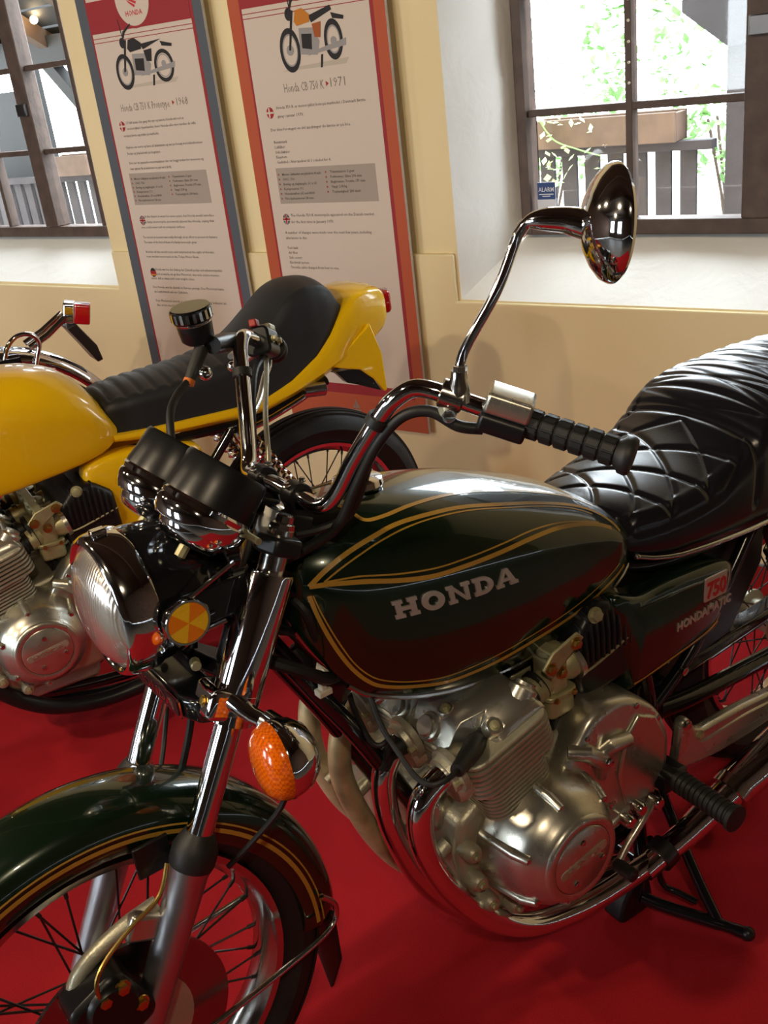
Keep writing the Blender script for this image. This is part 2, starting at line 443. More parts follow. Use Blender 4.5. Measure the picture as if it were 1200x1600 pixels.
# slightly proud lower wall with a narrow ledge
q = MB().prism([(A0, 0), (A1, 0), (A1, .915), (1.03, .915), (1.03, .762), (-.732, .762), (-.732, .915), (-2.362, .915), (-2.362, .762), (-3.67, .762), (-3.67, .915), (A0, .915)], (0, 0, 0), WD, EZ, WN, WC - .018, WC + .006)
ob('plinth', q, 'plaster', wb, bevel=.006)
def wob(z, a):
    return 0.006 * math.sin(9 * z + 3 * a) + 0.004 * math.sin(23 * z + 1.7)
for w_ in WINS:       # splayed, hand-trowelled reveals
    f_, g = w_['f'], w_['w']
    mb = MB()
    def patch(p00, p10, p11, p01, nu=6, nv=14):
        vs = []
        for i in range(nu + 1):
            for j in range(nv + 1):
                u, v_ = i / nu, j / nv
                p = (np.asarray(p00) * (1 - u) + np.asarray(p10) * u) * (1 - v_) + (np.asarray(p01) * (1 - u) + np.asarray(p11) * u) * v_
                if 0 < u < 1: p = p + WD * wob(p[2], u) * 0.6 + EZ * wob(v_ * 3, u * 2) * 0.6
                vs.append(p)
        mb.add(vs, [(i * (nv + 1) + j, (i + 1) * (nv + 1) + j, (i + 1) * (nv + 1) + j + 1, i * (nv + 1) + j + 1) for i in range(nu) for j in range(nv)])
    F = [wp(f_[0], f_[2], WC), wp(f_[1], f_[2], WC), wp(f_[1], f_[3], WC), wp(f_[0], f_[3], WC)]
    G = [wp(g[0], g[2], WW + 0.03), wp(g[1], g[2], WW + 0.03), wp(g[1], g[3], WW + 0.03), wp(g[0], g[3], WW + 0.03)]
    for i in range(4):
        k = (i + 1) % 4
        patch(F[i], G[i], G[k], F[k])
    ob('window_reveal', mb, 'reveal_plaster', wb, ang=60)
FW = [(-5.2, -3.6, 0.8, 2.5), (-2.3, -1.2, 0.8, 2.4)]
wall_with_holes('wall_front', C0, FW, True, 'barn_brick')
for nm, a in (('wall_left', A0), ('wall_right', A1)):
    struct(nm, MB().add([wp(a, 0, C0), wp(a, 0, WC), wp(a, ZC, WC), wp(a, ZC, C0)], [(0, 1, 2, 3)]), 'barn_brick', smooth=False)
for i, c in enumerate((-3.6, -2.2, -0.8, 0.6, 1.9)):
    struct('trim_%d' % (i + 1), MB().box(wp((A0 + A1) / 2, ZC - 0.09, c), (A1 - A0, 0.16, 0.18), (WD, WN, EZ)), 'beam_wood', bevel=0.01)
wn = 0
def bar(mb, a0, a1, z0, z1, c, d):
    mb.box(wp((a0 + a1) / 2, (z0 + z1) / 2, c), (a1 - a0, d, z1 - z0), (WD, WN, EZ))
ROWZ = (1.297, 1.637)
def window(w_, c):
    global wn
    wn += 1
    a0, a1, z0, z1 = w_['w']
    mb = MB()
    t_ = 0.034
    bar(mb, a0, a0 + t_, z0, z1, c, 0.07); bar(mb, a1 - t_, a1, z0, z1, c, 0.07)
    bar(mb, a0 + t_, a1 - t_, z0, z0 + 0.045, c, 0.07); bar(mb, a0 + t_, a1 - t_, z1 - 0.04, z1, c, 0.07)
    root = struct('window_%d' % wn, mb, 'frame_wood', bevel=0.004)
    ml = w_['mull']
    mu = MB(); bar(mu, ml - 0.042, ml + 0.042, z0 + 0.045, z1 - 0.04, c - 0.005, 0.075)
    ob('mullion', mu, 'frame_wood', root, bevel=0.005)
    cols = [a0 + t_, *sorted([w_['bars'][0], w_['bars'][1]]), a1 - t_]
    for b_ in w_['bars']:
        q = MB(); bar(q, b_ - 0.011, b_ + 0.011, z0 + 0.045, z1 - 0.04, c, 0.045)
        ob('glazing_bar', q, 'frame_wood', root, bevel=0.003)
        if b_ == w_['bars'][0]:
            for i in range(7):   # small nail heads on the upright
                zz = 1.36 + 0.055 * i
                ob('stud', MB().lathe([(0, 0.0), (0, 0.0045), (0.003, 0.004), (0.0045, 0.0)], wp(b_ + 0.003, zz, c - 0.0225), -WN, 8), 'white_plastic', root)
    for zz in ROWZ:
        for s0, s1 in ((a0 + t_, ml - 0.042), (ml + 0.042, a1 - t_)):
            q = MB(); bar(q, s0, s1, zz - 0.011, zz + 0.011, c, 0.04)
            ob('glazing_bar', q, 'frame_wood', root, bevel=0.003)
    xs = [(a0 + t_, w_['bars'][0] - 0.011), (w_['bars'][0] + 0.011, ml - 0.042), (ml + 0.042, w_['bars'][1] - 0.011), (w_['bars'][1] + 0.011, a1 - t_)]
    zs = [(z0 + 0.045, ROWZ[0] - 0.011), (ROWZ[0] + 0.011, ROWZ[1] - 0.011), (ROWZ[1] + 0.011, z1 - 0.04)]
    for x0, x1 in xs:
        for y0, y1 in zs:
            q = MB().add([wp(x0, y0, c), wp(x1, y0, c), wp(x1, y1, c), wp(x0, y1, c)], [(0, 1, 2, 3)])
            ob('pane', q, 'window_glass', root, smooth=False)
    hg = MB(); bar(hg, ml - 0.03, ml + 0.03, 1.45, 1.50, c - 0.05, 0.02)
    ob('latch', hg, 'steel_dark', root, bevel=0.003)
    return root
for w_ in WINS: window(w_, WW)
for h in FW:
    wn += 1
    mb = MB(); a0, a1, z0, z1 = h
    for q in ((a0, a0 + .05, z0, z1), (a1 - .05, a1, z0, z1), (a0 + .05, a1 - .05, z0, z0 + .05), (a0 + .05, a1 - .05, z1 - .05, z1), ((a0 + a1) / 2 - .03, (a0 + a1) / 2 + .03, z0 + .05, z1 - .05)):
        bar(mb, *q, C0, 0.06)
    root = struct('window_%d' % wn, mb, 'frame_wood', bevel=0.004)
    am = (a0 + a1) / 2
    for x0, x1 in ((a0 + .05, am - .03), (am + .03, a1 - .05)):
        ob('pane', MB().add([wp(x0, z0 + .05, C0), wp(x1, z0 + .05, C0), wp(x1, z1 - .05, C0), wp(x0, z1 - .05, C0)], [(0, 1, 2, 3)]), 'window_glass', root, smooth=False)
# daylight portals (guide sampling of the sky, give no light themselves)
def portal(a0, a1, z0, z1, c, sgn):
    ld = bpy.data.lights.new('window_portal', 'AREA'); ld.shape = 'RECTANGLE'; ld.size = a1 - a0; ld.size_y = z1 - z0
    ld.cycles.is_portal = True
    o = bpy.data.objects.new('window_portal', ld); COL.objects.link(o)
    zdir = WN * sgn        # light shines along -Z of the lamp
    xd = WD; yd = np.cross(zdir, xd); p = wp((a0 + a1) / 2, (z0 + z1) / 2, c)
    o.matrix_world = Matrix([[xd[i], yd[i], zdir[i], p[i]] for i in range(3)] + [[0, 0, 0, 1]])
for w_ in WINS: portal(*w_['w'], WW + 0.06, 1)
for h in FW: portal(*h, C0 - 0.06, -1)

# ceiling lamps
def ceiling_lamp(a, c, z, aim, label, power):
    p = wp(a, z, c)
    root = empty('ceiling_lamp', p)
    d = nrm(np.asarray(aim) - p)
    ob('rod', MB().tube([(0, 0, 0.03), (0, 0, ZC - z)], 0.006, 8), 'black_satin', root)
    ob('shade', MB().lathe([(-0.09, 0.0), (-0.09, 0.03), (-0.02, 0.045), (0.03, 0.06), (0.028, 0.056), (-0.02, 0.041), (-0.085, 0.026)], (0, 0, 0), d, 24), 'black_satin', root)
    ob('bulb', MB().sphere(d * 0.0, 0.022, 12), 'bulb', root)
    ld = bpy.data.lights.new('bulb_light', 'SPOT'); ld.energy = power; ld.color = (1.0, 0.80, 0.55); ld.spot_size = math.radians(135); ld.spot_blend = 0.7; ld.shadow_soft_size = 0.05
    o = bpy.data.objects.new('bulb_light', ld); COL.objects.link(o); o.parent = root
    o.location = d * 0.035
    o.rotation_euler = Vector(d).to_track_quat('-Z', 'Y').to_euler()
    tag(root, label, 'lamp', 'ceiling spot lamps')
for a, c, aim, lb, k in ((-3.6, -0.2, wp(-2.2, 1.0, 2.2), 'black spot lamp aimed at the slate-bordered poster', 0.8),
                     (-2.2, -0.6, wp(-1.0, 0.8, 2.2), 'black spot lamp aimed at the orange-bordered poster', 0.7),
                     (-0.5, -1.3, wp(-0.4, 0.6, 0.6), 'black spot lamp over the green motorcycle', 2.0),
                     (1.6, -1.2, wp(0.6, 0.5, 1.2), 'black spot lamp over the seat of the green motorcycle', 1.3),
                     (-1.9, -2.6, wp(-1.2, 0.4, -0.4), 'black spot lamp in front of the yellow motorcycle', 1.6)):
    ceiling_lamp(a, c, 2.6, aim, lb, LAMP_POWER * k)

# ================================================================ OUTSIDE THE WINDOWS
struct('ground', MB().prism([(-14, 2.62), (10, 2.62), (10, 16), (-14, 16)], (0, 0, 0), WD, WN, EZ, -0.15, -0.10), 'gravel')
struct('ground', MB().prism([(-14, -14), (10, -14), (10, C0 - 0.1), (-14, C0 - 0.1)], (0, 0, 0), WD, WN, EZ, -0.15, -0.10), 'gravel')
FC = 3.5
fe = empty('slat_fence', wp(-3, -0.10, FC))
fo = wp(-3, -0.10, FC)
def fbox(name, a0, a1, z0, z1, c, d, material, parent, o, bevel=0.003):
    q = MB(); q.box(wp((a0 + a1) / 2, (z0 + z1) / 2, c) - o, (a1 - a0, d, z1 - z0), (WD, WN, EZ))
    return ob(name, q, material, parent, bevel=bevel)
fbox('rail', -6.0, -0.32, 1.05, 1.085, FC, 0.06, 'fence_wood', fe, fo)
fbox('rail', -6.0, -0.32, 0.10, 0.16, FC + 0.03, 0.03, 'fence_wood', fe, fo)
a = -5.95
sm = None
while a < -0.36:
    if sm is None:
        q = MB(); q.box(WD * 0.031 + EZ * 0.565, (0.062, 0.02, 1.13), (WD, WN, EZ)); sm = mesh('slat', q); sm.materials.append(MATS['fence_wood'])
    ob('slat', sm, 'fence_wood', fe, loc=wp(a, -0.08, FC) - fo)
    a += 0.1
for a in (-5.9, -4.4, -2.9, -1.45):
    fbox('post', a, a + 0.08, -0.10, 1.06, FC + 0.06, 0.08, 'fence_wood', fe, fo)
tag(fe, 'dark vertical slat fence outside the windows', 'fence')
for a0, a1, lb in ((-1.06, -0.45, 'pale wooden planter box on the fence outside the right window'), (-4.22, -3.86, 'reddish wooden planter box on the fence outside the left window')):
    o = wp((a0 + a1) / 2, 1.085, FC)
    pl = empty('planter_box', o)
    for c in (FC - 0.06, FC + 0.06): fbox('board', a0, a1, 1.085, 1.195, c, 0.02, 'plank_wood', pl, o)
    for aa in (a0, a1 - 0.02): fbox('end_board', aa, aa + 0.02, 1.085, 1.19, FC, 0.10, 'plank_wood', pl, o)
    fbox('soil', a0 + 0.02, a1 - 0.02, 1.09, 1.16, FC, 0.096, 'beam_wood', pl, o)
    tag(pl, lb, 'planter')
# leaves: one bunch of small curled leaves, shaped over an ellipsoid
def foliage(n, rx, ry, rz, size, seed):
    rd = random.Random(seed); mb = MB()
    for i in range(n):
        t_, ph, k = rd.uniform(0, 2 * PI), math.acos(rd.uniform(-1, 1)), rd.uniform(0.55, 1) ** 0.5
        p = WD * rx * k * math.sin(ph) * math.cos(t_) + WN * ry * k * math.sin(ph) * math.sin(t_) + EZ * (rz * k * math.cos(ph))
        d = nrm([rd.gauss(0, 1), rd.gauss(0, 1), rd.gauss(0, 0.7)]); x, y, _ = frame(d)
        L_ = size * rd.uniform(0.7, 1.4); W_ = L_ * 0.36
        mb.add([p, p + d * L_ * 0.5 + x * W_ + y * L_ * 0.05, p + d * L_ + y * L_ * 0.16, p + d * L_ * 0.5 - x * W_ + y * L_ * 0.05, p + d * L_ * 0.5 - y * L_ * 0.06], [(0, 1, 4), (1, 2, 4), (2, 3, 4), (3, 0, 4)])
    return mb
for a, c, z, r_, lb, mt, n in ((-2.9, 7.2, 1.35, (0.75, 0.7, 1.0), 'leafy shrub behind the fence, left of the glazing bar', 'leaf', 1100), (-1.55, 7.6, 1.5, (0.6, 0.6, 1.2), 'leafy shrub behind the fence, right of the glazing bar', 'leaf', 900),
                       (-4.6, 8.2, 1.2, (0.9, 0.8, 1.0), 'leafy shrub farthest left behind the fence', 'leaf', 900)):
    base = wp(a, -0.1, c)
    sh = empty('shrub', base)
    q = foliage(n, *r_, 0.085, int(a * 100)); q.v = [(x_, y_, z_ + z + 0.1) for x_, y_, z_ in q.v]
    tag(ob('foliage', q, mt, sh, smooth=False, recalc=False), kind='stuff')
    for k in range(5):
        e = WD * r_[0] * 0.5 * math.cos(k * 1.26) + WN * r_[1] * 0.5 * math.sin(k * 1.26)
        ob('stem', MB().tube(spl([(0, 0, 0), e * 0.3 + EZ * z * 0.3, e * 0.6 + EZ * z * 0.6], 5), [0.02] * 4 + [0.012] * 7, 6), 'beam_wood', sh)
    tag(sh, lb, 'shrub', 'shrubs beyond the fence')
# trailing creeper with pale leaves on the left end of the planter
cr = empty('creeper', wp(-1.0, 1.205, FC - 0.10))
q = MB(); rd = random.Random(4)
for i in range(46):
    u = i / 46; p = WD * (0.02 + 0.28 * u * rd.random()) + EZ * (0.02 - 0.30 * rd.random() ** 1.3) - WN * 0.012 * rd.random()
    d = nrm([rd.gauss(0, 1), rd.gauss(0, 1), rd.gauss(0, 1)]); x, y, _ = frame(d); L_ = 0.035
    q.add([p, p + d * L_ * .5 + x * L_ * .4, p + d * L_, p + d * L_ * .5 - x * L_ * .4, p + d * L_ * .5 + y * .004], [(0, 1, 4), (1, 2, 4), (2, 3, 4), (3, 0, 4)])
ob('foliage', q, 'leaf_pale', cr, smooth=False, recalc=False)
ob('stem', MB().tube(spl([(0, 0, 0), WD * 0.06 + EZ * -0.08, WD * 0.16 - EZ * 0.12, WD * 0.26 - EZ * 0.15], 5), 0.003, 6), 'leaf', cr)
tag(cr, 'pale trailing creeper hanging over the planter box', 'plant')
# shed with an overhanging verge at the right of the view
so = wp(0.4, -0.1, 3.75)
shd = empty('garden_shed', so)
q = MB(); q.prism([(-0.27, -0.1), (1.6, -0.1), (1.6, 3.0), (0.65, 3.2), (-0.27, 2.2)], -so, WD, EZ, WN, 3.62, 5.4)
ob('wall', q, 'shed_wall', shd, bevel=0.004)
q = MB(); q.prism([(-0.27, 1.40), (-0.22, 1.40), (0.75, 2.42), (0.70, 2.46), (-0.44, 1.57), (-0.44, 1.53)], -so, WD, EZ, WN, 3.47, 3.62)
ob('verge_board', q, 'shed_wall', shd, bevel=0.004)
fbox('corner_post', -0.28, -0.20, -0.10, 1.42, 3.55, 0.1, 'fence_wood', shd, so)
tag(shd, 'dark wooden shed outside the right window', 'shed')

# timber porch outside the left window: post with knee brace, beam, roof boards, dark end wall, two lamps
po = wp(-4.2, -0.1, 3.77)
pr = empty('porch', po)
fbox('post', -4.19, -4.08, -0.10, 1.68, 3.77, 0.11, 'porch_dark', pr, po)
fbox('beam', -8.5, -3.65, 1.68, 1.84, 3.77, 0.12, 'porch_dark', pr, po)
q = MB(); q.prism([(-4.19, 1.42), (-4.19, 1.52), (-4.34, 1.68), (-4.44, 1.68)], -po, WD, EZ, WN, 3.73, 3.81); ob('knee_brace', q, 'porch_dark', pr)
fbox('end_wall', -8.5, -4.66, -0.10, 1.57, 3.80, 0.04, 'porch_dark', pr, po)
fbox('post', -4.72, -4.64, -0.10, 1.68, 3.82, 0.10, 'porch_dark', pr, po)
for k in range(7):
    q = MB(); q.box(wp(-6.2, 1.845 + 0.09 * k, 3.80 - 0.15 * k) - po, (5.2, 0.155, 0.02), (WD, nrm(WN - EZ * 0.6), nrm(EZ + WN * 0.6))); ob('roof_board', q, 'porch_dark', pr)
for k in range(9):
    aa = -8.2 + 0.55 * k
    q = MB(); q.box(wp(aa, 2.05, 3.34) - po, (0.07, 1.1, 0.09), (WD, nrm(WN - EZ * 0.6), nrm(EZ + WN * 0.6))); ob('rafter', q, 'beam_wood', pr)
for aa in (-4.40, -4.24): ob('lamp_bulb', MB().sphere(wp(aa, 1.92, 3.6) - po, 0.022, 12), 'bulb', pr)
tag(pr, 'dark timber porch seen through the left window', 'porch')

# alarm sticker on the lower left pane
st = empty('alarm_sticker', wp(-0.52, 0.985, WW - 0.012))
so = wp(-0.52, 0.985, WW - 0.012)
def sflat(mb, a0, a1, z0, z1, d):
    mb.box(WD * ((a0 + a1) / 2) + EZ * ((z0 + z1) / 2), (a1 - a0, d, z1 - z0), (WD, WN, EZ)); return mb
ob('backing', sflat(MB(), -0.032, 0.032, 0.0, 0.105, 0.002), 'sticker_white', st)
ob('blue_field', sflat(MB(), -0.031, 0.031, 0.052, 0.104, 0.003), 'sticker_blue', st)
q = MB(); put_text(q, 'ALARM', -WD * 0.027 + EZ * 0.076 - WN * 0.0022, WD, EZ, 0.014, wid=0.054, bold=0.01)
for zz, hw in ((0.068, 0.025), (0.062, 0.014)): q.box(EZ * zz - WN * 0.002, (hw * 2, 0.001, 0.0028), (WD, WN, EZ))
ob('lettering', q, 'sticker_white', st, smooth=False, recalc=False)
q = MB(); q.box(WD * 0.010 + EZ * 0.013 - WN * 0.0012, (0.032, 0.001, 0.006), (WD, WN, EZ)); q.prism([(-0.022, 0.014), (-0.008, 0.026), (-0.012, 0.014)], -WN * 0.0017, WD, EZ, WN, 0, 0.001)
ob('maker_mark', q, 'ink', st, smooth=False, recalc=False)
tag(st, 'blue and white alarm sticker on the window pane', 'sticker')

# ================================================================ POSTERS
PF = 2.205
def poster(a0, a1, z0, z1, border, label, build):
    o = wp((a0 + a1) / 2, z0, PF + 0.012)
    root = empty('poster', o)
    def fl(name, b0, b1, y0, y1, lift, material, mb=None):
        q = mb or MB(); q.box(wp((b0 + b1) / 2, (y0 + y1) / 2, PF - lift / 2 + 0.0) - o, (b1 - b0, lift, y1 - y0), (WD, WN, EZ))
        return ob(name, q, material, root) if mb is None else q
    q = MB(); q.box(wp((a0 + a1) / 2, (z0 + z1) / 2, PF + 0.006) - o, (a1 - a0, 0.012, z1 - z0), (WD, WN, EZ))
    ob('board', q, 'sticker_white', root, bevel=0.001)
    fl('border_sheet', a0 + 0.0008, a1 - 0.0008, z0 + 0.0008, z1 - 0.0008, 0.0006, border)
    for aa in (a0 + 0.1, a1 - 0.1):
        q = MB(); q.box(wp(aa, (0.93 + z1) / 2, PF + 0.0285) - o, (0.04, 0.033, z1 - 0.93 - 0.1), (WD, WN, EZ)); ob('batten', q, 'frame_wood', root)
    b = 0.056
    fl('red_margin', a0 + b - 0.006, a1 - b + 0.014, z0 + 0.12, z1 - 0.06, 0.0010, 'red_line')
    fl('print_field', a0 + b + 0.003, a1 - b + 0.001, z0 + 0.156, z1 - 0.068, 0.0016, 'cream_print')
    class Pn: pass
    P = Pn()
    P.root = root; P.fl = fl; P.o = o
    def line(mb, s_, a, z, h, wid=None, lift=0.0022, bold=0.0, align=0.0):
        put_text(mb, s_, wp(a, z, PF - lift) - o, WD, EZ, h, wid=wid, bold=bold, align=align, res=1)
    def poly(mb, pts, lift=0.0022):
        mb.add([wp(p[0], p[1], PF - lift) - o for p in pts], [tuple(range(len(pts)))])
    def ring(mb, a, z, rx, rz, th, lift=0.0022, n=28):
        vs = []
        for i in range(n):
            t_ = 2 * PI * i / n
            vs.append(wp(a + rx * math.cos(t_), z + rz * math.sin(t_), PF - lift) - o)
            vs.append(wp(a + (rx - th) * math.cos(t_), z + (rz - th * rz / rx) * math.sin(t_), PF - lift) - o)
        mb.add(vs, [(2 * i, (2 * i + 2) % (2 * n), (2 * i + 3) % (2 * n), 2 * i + 1) for i in range(n)])
    def disc(mb, a, z, rx, rz=None, lift=0.0022, n=24):
        rz = rz or rx
        poly(mb, [(a + rx * math.cos(2 * PI * i / n), z + rz * math.sin(2 * PI * i / n)) for i in range(n)], lift)
    def emit(name, mb, material): return ob(name, mb, material, root, smooth=False, recalc=False)
    P.line, P.poly, P.ring, P.disc, P.emit = line, poly, ring, disc, emit
    # printed emblem on the bottom band: a small ship and a faint caption
    q = MB(); am = (a0 + a1) / 2 + 0.005
    poly(q, [(am - 0.022, z0 + 0.062), (am + 0.022, z0 + 0.062), (am + 0.016, z0 + 0.054), (am - 0.016, z0 + 0.054)], 0.0014)
    poly(q, [(am - 0.002, z0 + 0.064), (am + 0.002, z0 + 0.064), (am + 0.002, z0 + 0.10), (am - 0.002, z0 + 0.10)], 0.0014)
    poly(q, [(am + 0.003, z0 + 0.068), (am + 0.018, z0 + 0.068), (am + 0.003, z0 + 0.094)], 0.0014)
    poly(q, [(am - 0.004, z0 + 0.068), (am - 0.014, z0 + 0.068), (am - 0.004, z0 + 0.086)], 0.0014)
    emit('band_emblem', q, 'ink_soft')
    # round maker's badge on the top band
    fl('top_band', a0 + b + 0.003, a1 - b + 0.001, z1 - 0.245, z1 - 0.14, 0.0019, 'red_line')
    for k in range(2): fl('top_rule', a0 + b + 0.003, a1 - b + 0.001, z1 - 0.262 - 0.014 * k, z1 - 0.2595 - 0.014 * k, 0.0019, 'red_line')
    ab = a0 + 0.295; zb = z1 - 0.155
    q = MB(); disc(q, ab, zb, 0.092, lift=0.0021, n=40); emit('badge_rim', q, 'red_line')
    q = MB(); disc(q, ab, zb, 0.084, lift=0.0024, n=40); emit('badge_field', q, 'cream_print')
    q = MB()
    for k in range(5):     # spread wing made of five feathers
        t0 = k * 0.011
        poly(q, [(ab - 0.045 + t0 * 0.4, zb + 0.045 - t0), (ab + 0.045 - k * 0.008, zb + 0.02 - t0 * 0.9), (ab + 0.043 - k * 0.009, zb + 0.013 - t0 * 0.9), (ab - 0.04 + t0 * 0.5, zb + 0.034 - t0)], 0.0027)
    line(q, 'HONDA', ab, zb - 0.05, 0.016, wid=0.085, lift=0.0027, bold=0.02, align=0.5)
    emit('badge_wing', q, 'badge_red')
    build(P)
    tag(root, label, 'poster')
    return root
def flag(P, kind, a, z, r_=0.0155):
    q = MB(); P.disc(q, a, z, r_, r_ * 1.15); P.emit('flag_disc', q, {'dk': 'ink_red', 'uk': 'slate_border', 'de': 'ink_dark'}[kind])
    q = MB(); q2 = MB()
    if kind == 'dk':
        P.poly(q, [(a - r_, z - .003), (a + r_, z - .003), (a + r_, z + .003), (a - r_, z + .003)], .0026); P.poly(q, [(a - .006, z - r_), (a, z - r_), (a, z + r_), (a - .006, z + r_)], .0027)
        P.emit('flag_cross', q, 'cream_print')
    elif kind == 'uk':
        P.poly(q, [(a - r_, z - .005), (a + r_, z - .005), (a + r_, z + .005), (a - r_, z + .005)], .0026); P.poly(q, [(a - .005, z - r_), (a + .005, z - r_), (a + .005, z + r_), (a - .005, z + r_)], .0026)
        P.emit('flag_cross', q, 'cream_print')
        P.poly(q2, [(a - r_, z - .003), (a + r_, z - .003), (a + r_, z + .003), (a - r_, z + .003)], .0028); P.poly(q2, [(a - .003, z - r_), (a + .003, z - r_), (a + .003, z + r_), (a - .003, z + r_)], .0028)
        P.emit('flag_inner_cross', q2, 'ink_red')
    else:
        P.poly(q, [(a - r_, z - .006), (a + r_, z - .006), (a + r_, z + .006), (a - r_, z + .006)], .0026); P.emit('flag_stripe', q, 'ink_red')
        P.poly(q2, [(a - r_ * .85, z - .0125), (a + r_ * .85, z - .0125), (a + r_, z - .006), (a - r_, z - .006)], .0026); P.emit('flag_stripe', q2, 'ink_orange')
def bike_print(P, a, z, s_, tank, side, quarter):
    """flat print of a roadster facing left; s_ = overall length"""
    k = s_ / 2.1
    sx = 0.80 if quarter else 1.0
    def X(x_): return a + (x_ - 1.0) * k * sx
    def Z(y_): return z + y_ * k
    q = MB(); P.poly(q, [(X(0.0), Z(-0.02)), (X(1.9), Z(0.0)), (X(2.0), Z(0.1)), (X(0.4), Z(0.04))], 0.0019); P.emit('picture_shadow', q, 'ink_shadow')
    q = MB()
    wr = 0.34
    P.ring(q, X(0.33), Z(0.33), wr * k * (0.72 if quarter else 0.86), wr * k * 1.12, 0.075 * k)
    P.emit('picture_tire', q, 'ink_dark'); q = MB()
    P.ring(q, X(1.62), Z(0.42 if quarter else 0.36), wr * k * (0.62 if quarter else 0.9), wr * k * 1.0, 0.075 * k)
    P.emit('picture_tire', q, 'ink_dark')
    q = MB()
    P.ring(q, X(0.33), Z(0.33), 0.25 * k * (0.72 if quarter else 0.86), 0.25 * k * 1.12, 0.02 * k, .0023); P.disc(q, X(0.33), Z(0.33), 0.09 * k, lift=.0023)
    P.ring(q, X(1.62), Z(0.42 if quarter else 0.36), 0.24 * k * (0.62 if quarter else 0.9), 0.24 * k, 0.02 * k, .0023); P.disc(q, X(1.62), Z(0.4), 0.07 * k, lift=.0023)
    P.poly(q, [(X(0.62), Z(0.24)), (X(1.12), Z(0.20)), (X(1.22), Z(0.42)), (X(1.08), Z(0.66)), (X(0.66), Z(0.68))], .0023)
    P.poly(q, [(X(0.80), Z(0.20)), (X(1.95), Z(0.30)), (X(1.98), Z(0.42)), (X(1.2), Z(0.30))], .0024)
    P.emit('picture_engine', q, 'ink_steel')
    q = MB()
    P.poly(q, [(X(0.30), Z(0.33)), (X(0.36), Z(0.33)), (X(0.56), Z(0.98)), (X(0.49), Z(0.99))], .0026)
    P.emit('picture_fork', q, 'ink_dark'); q = MB()
    P.poly(q, [(X(0.98), Z(0.86)), (X(1.62), Z(0.98 if quarter else 0.9)), (X(1.66), Z(0.90)), (X(1.05), Z(0.74))], .0027)
    P.emit('picture_seat', q, 'ink_dark'); q = MB()
    P.poly(q, [(X(1.62), Z(0.86)), (X(1.98), Z(0.78)), (X(1.96), Z(0.72)), (X(1.66), Z(0.76))], .0026)
    P.emit('picture_tail', q, 'ink_dark'); q = MB()
    P.poly(q, [(X(0.50), Z(1.16)), (X(0.78), Z(1.30)), (X(0.80), Z(1.27)), (X(0.56), Z(1.12)), (X(0.50), Z(1.02)), (X(0.44), Z(1.0))], .0026)
    P.poly(q, [(X(0.45), Z(1.02)), (X(0.40), Z(1.42)), (X(0.42), Z(1.42)), (X(0.48), Z(1.02))], .0025)
    P.disc(q, X(0.42), Z(0.93), 0.09 * k, 0.11 * k, .0027)
    P.emit('picture_handlebar', q, 'ink_dark'); q = MB()
    P.poly(q, [(X(0.70), Z(0.34)), (X(0.98), Z(0.30)), (X(1.02), Z(0.56)), (X(0.72), Z(0.58))], .0025)
    P.emit('picture_crankcase', q, 'ink_dark'); q = MB()
    P.poly(q, [(X(1.22), Z(0.2)), (X(1.28), Z(0.2)), (X(1.22), Z(-0.02)), (X(1.16), Z(-0.02))], .0025)
    P.emit('picture_stand', q, 'ink_dark')
    q = MB()
    P.poly(q, [(X(0.55), Z(0.80)), (X(0.62), Z(0.98)), (X(0.82), Z(1.0)), (X(1.02), Z(0.88)), (X(1.0), Z(0.76)), (X(0.62), Z(0.72))], .0029)
    P.emit('picture_tank', q, tank)
    q = MB(); P.poly(q, [(X(1.06), Z(0.72)), (X(1.32), Z(0.74)), (X(1.26), Z(0.48)), (X(1.10), Z(0.50))], .0029); P.emit('picture_side_cover', q, side)
def bullets(P, a, z, dz, rows):
    q = MB(); m_ = MB()
    for i, (l, r_) in enumerate(rows):
        P.line(q, l, a + 0.026, z - dz * i, 0.0085, lift=0.0028, bold=0.006)
        P.poly(m_, [(a + 0.008, z - dz * i), (a + 0.014, z + .004 - dz * i), (a + 0.008, z + .008 - dz * i)], 0.0028)
        if r_:
            P.line(q, r_, a + 0.232, z + 0.002 - dz * i, 0.0085, lift=0.0028, bold=0.006)
            P.poly(m_, [(a + 0.212, z + .002 - dz * i), (a + 0.218, z + .006 - dz * i), (a + 0.212, z + .010 - dz * i)], 0.0028)
    P.emit('box_lettering', q, 'ink'); P.emit('bullet_marks', m_, 'ink_red')
SPEC = [('Motor: luftkølet encylindret 4-takt', 'Transmission: 5 gear'), ('OHC: 736', 'Forbremse: Skive 296 mm'), ('Boring og slaglængde: 61 x 63', 'Bagbremse: Tromle 179 mm'), ('Kompression: 9:1', 'Vægt: 218 kg'), ('Hestekræfter: 67 ved 8000', 'Tophastighed: 200 km/t'), ('Fire karburatorer 28 mm', '')]
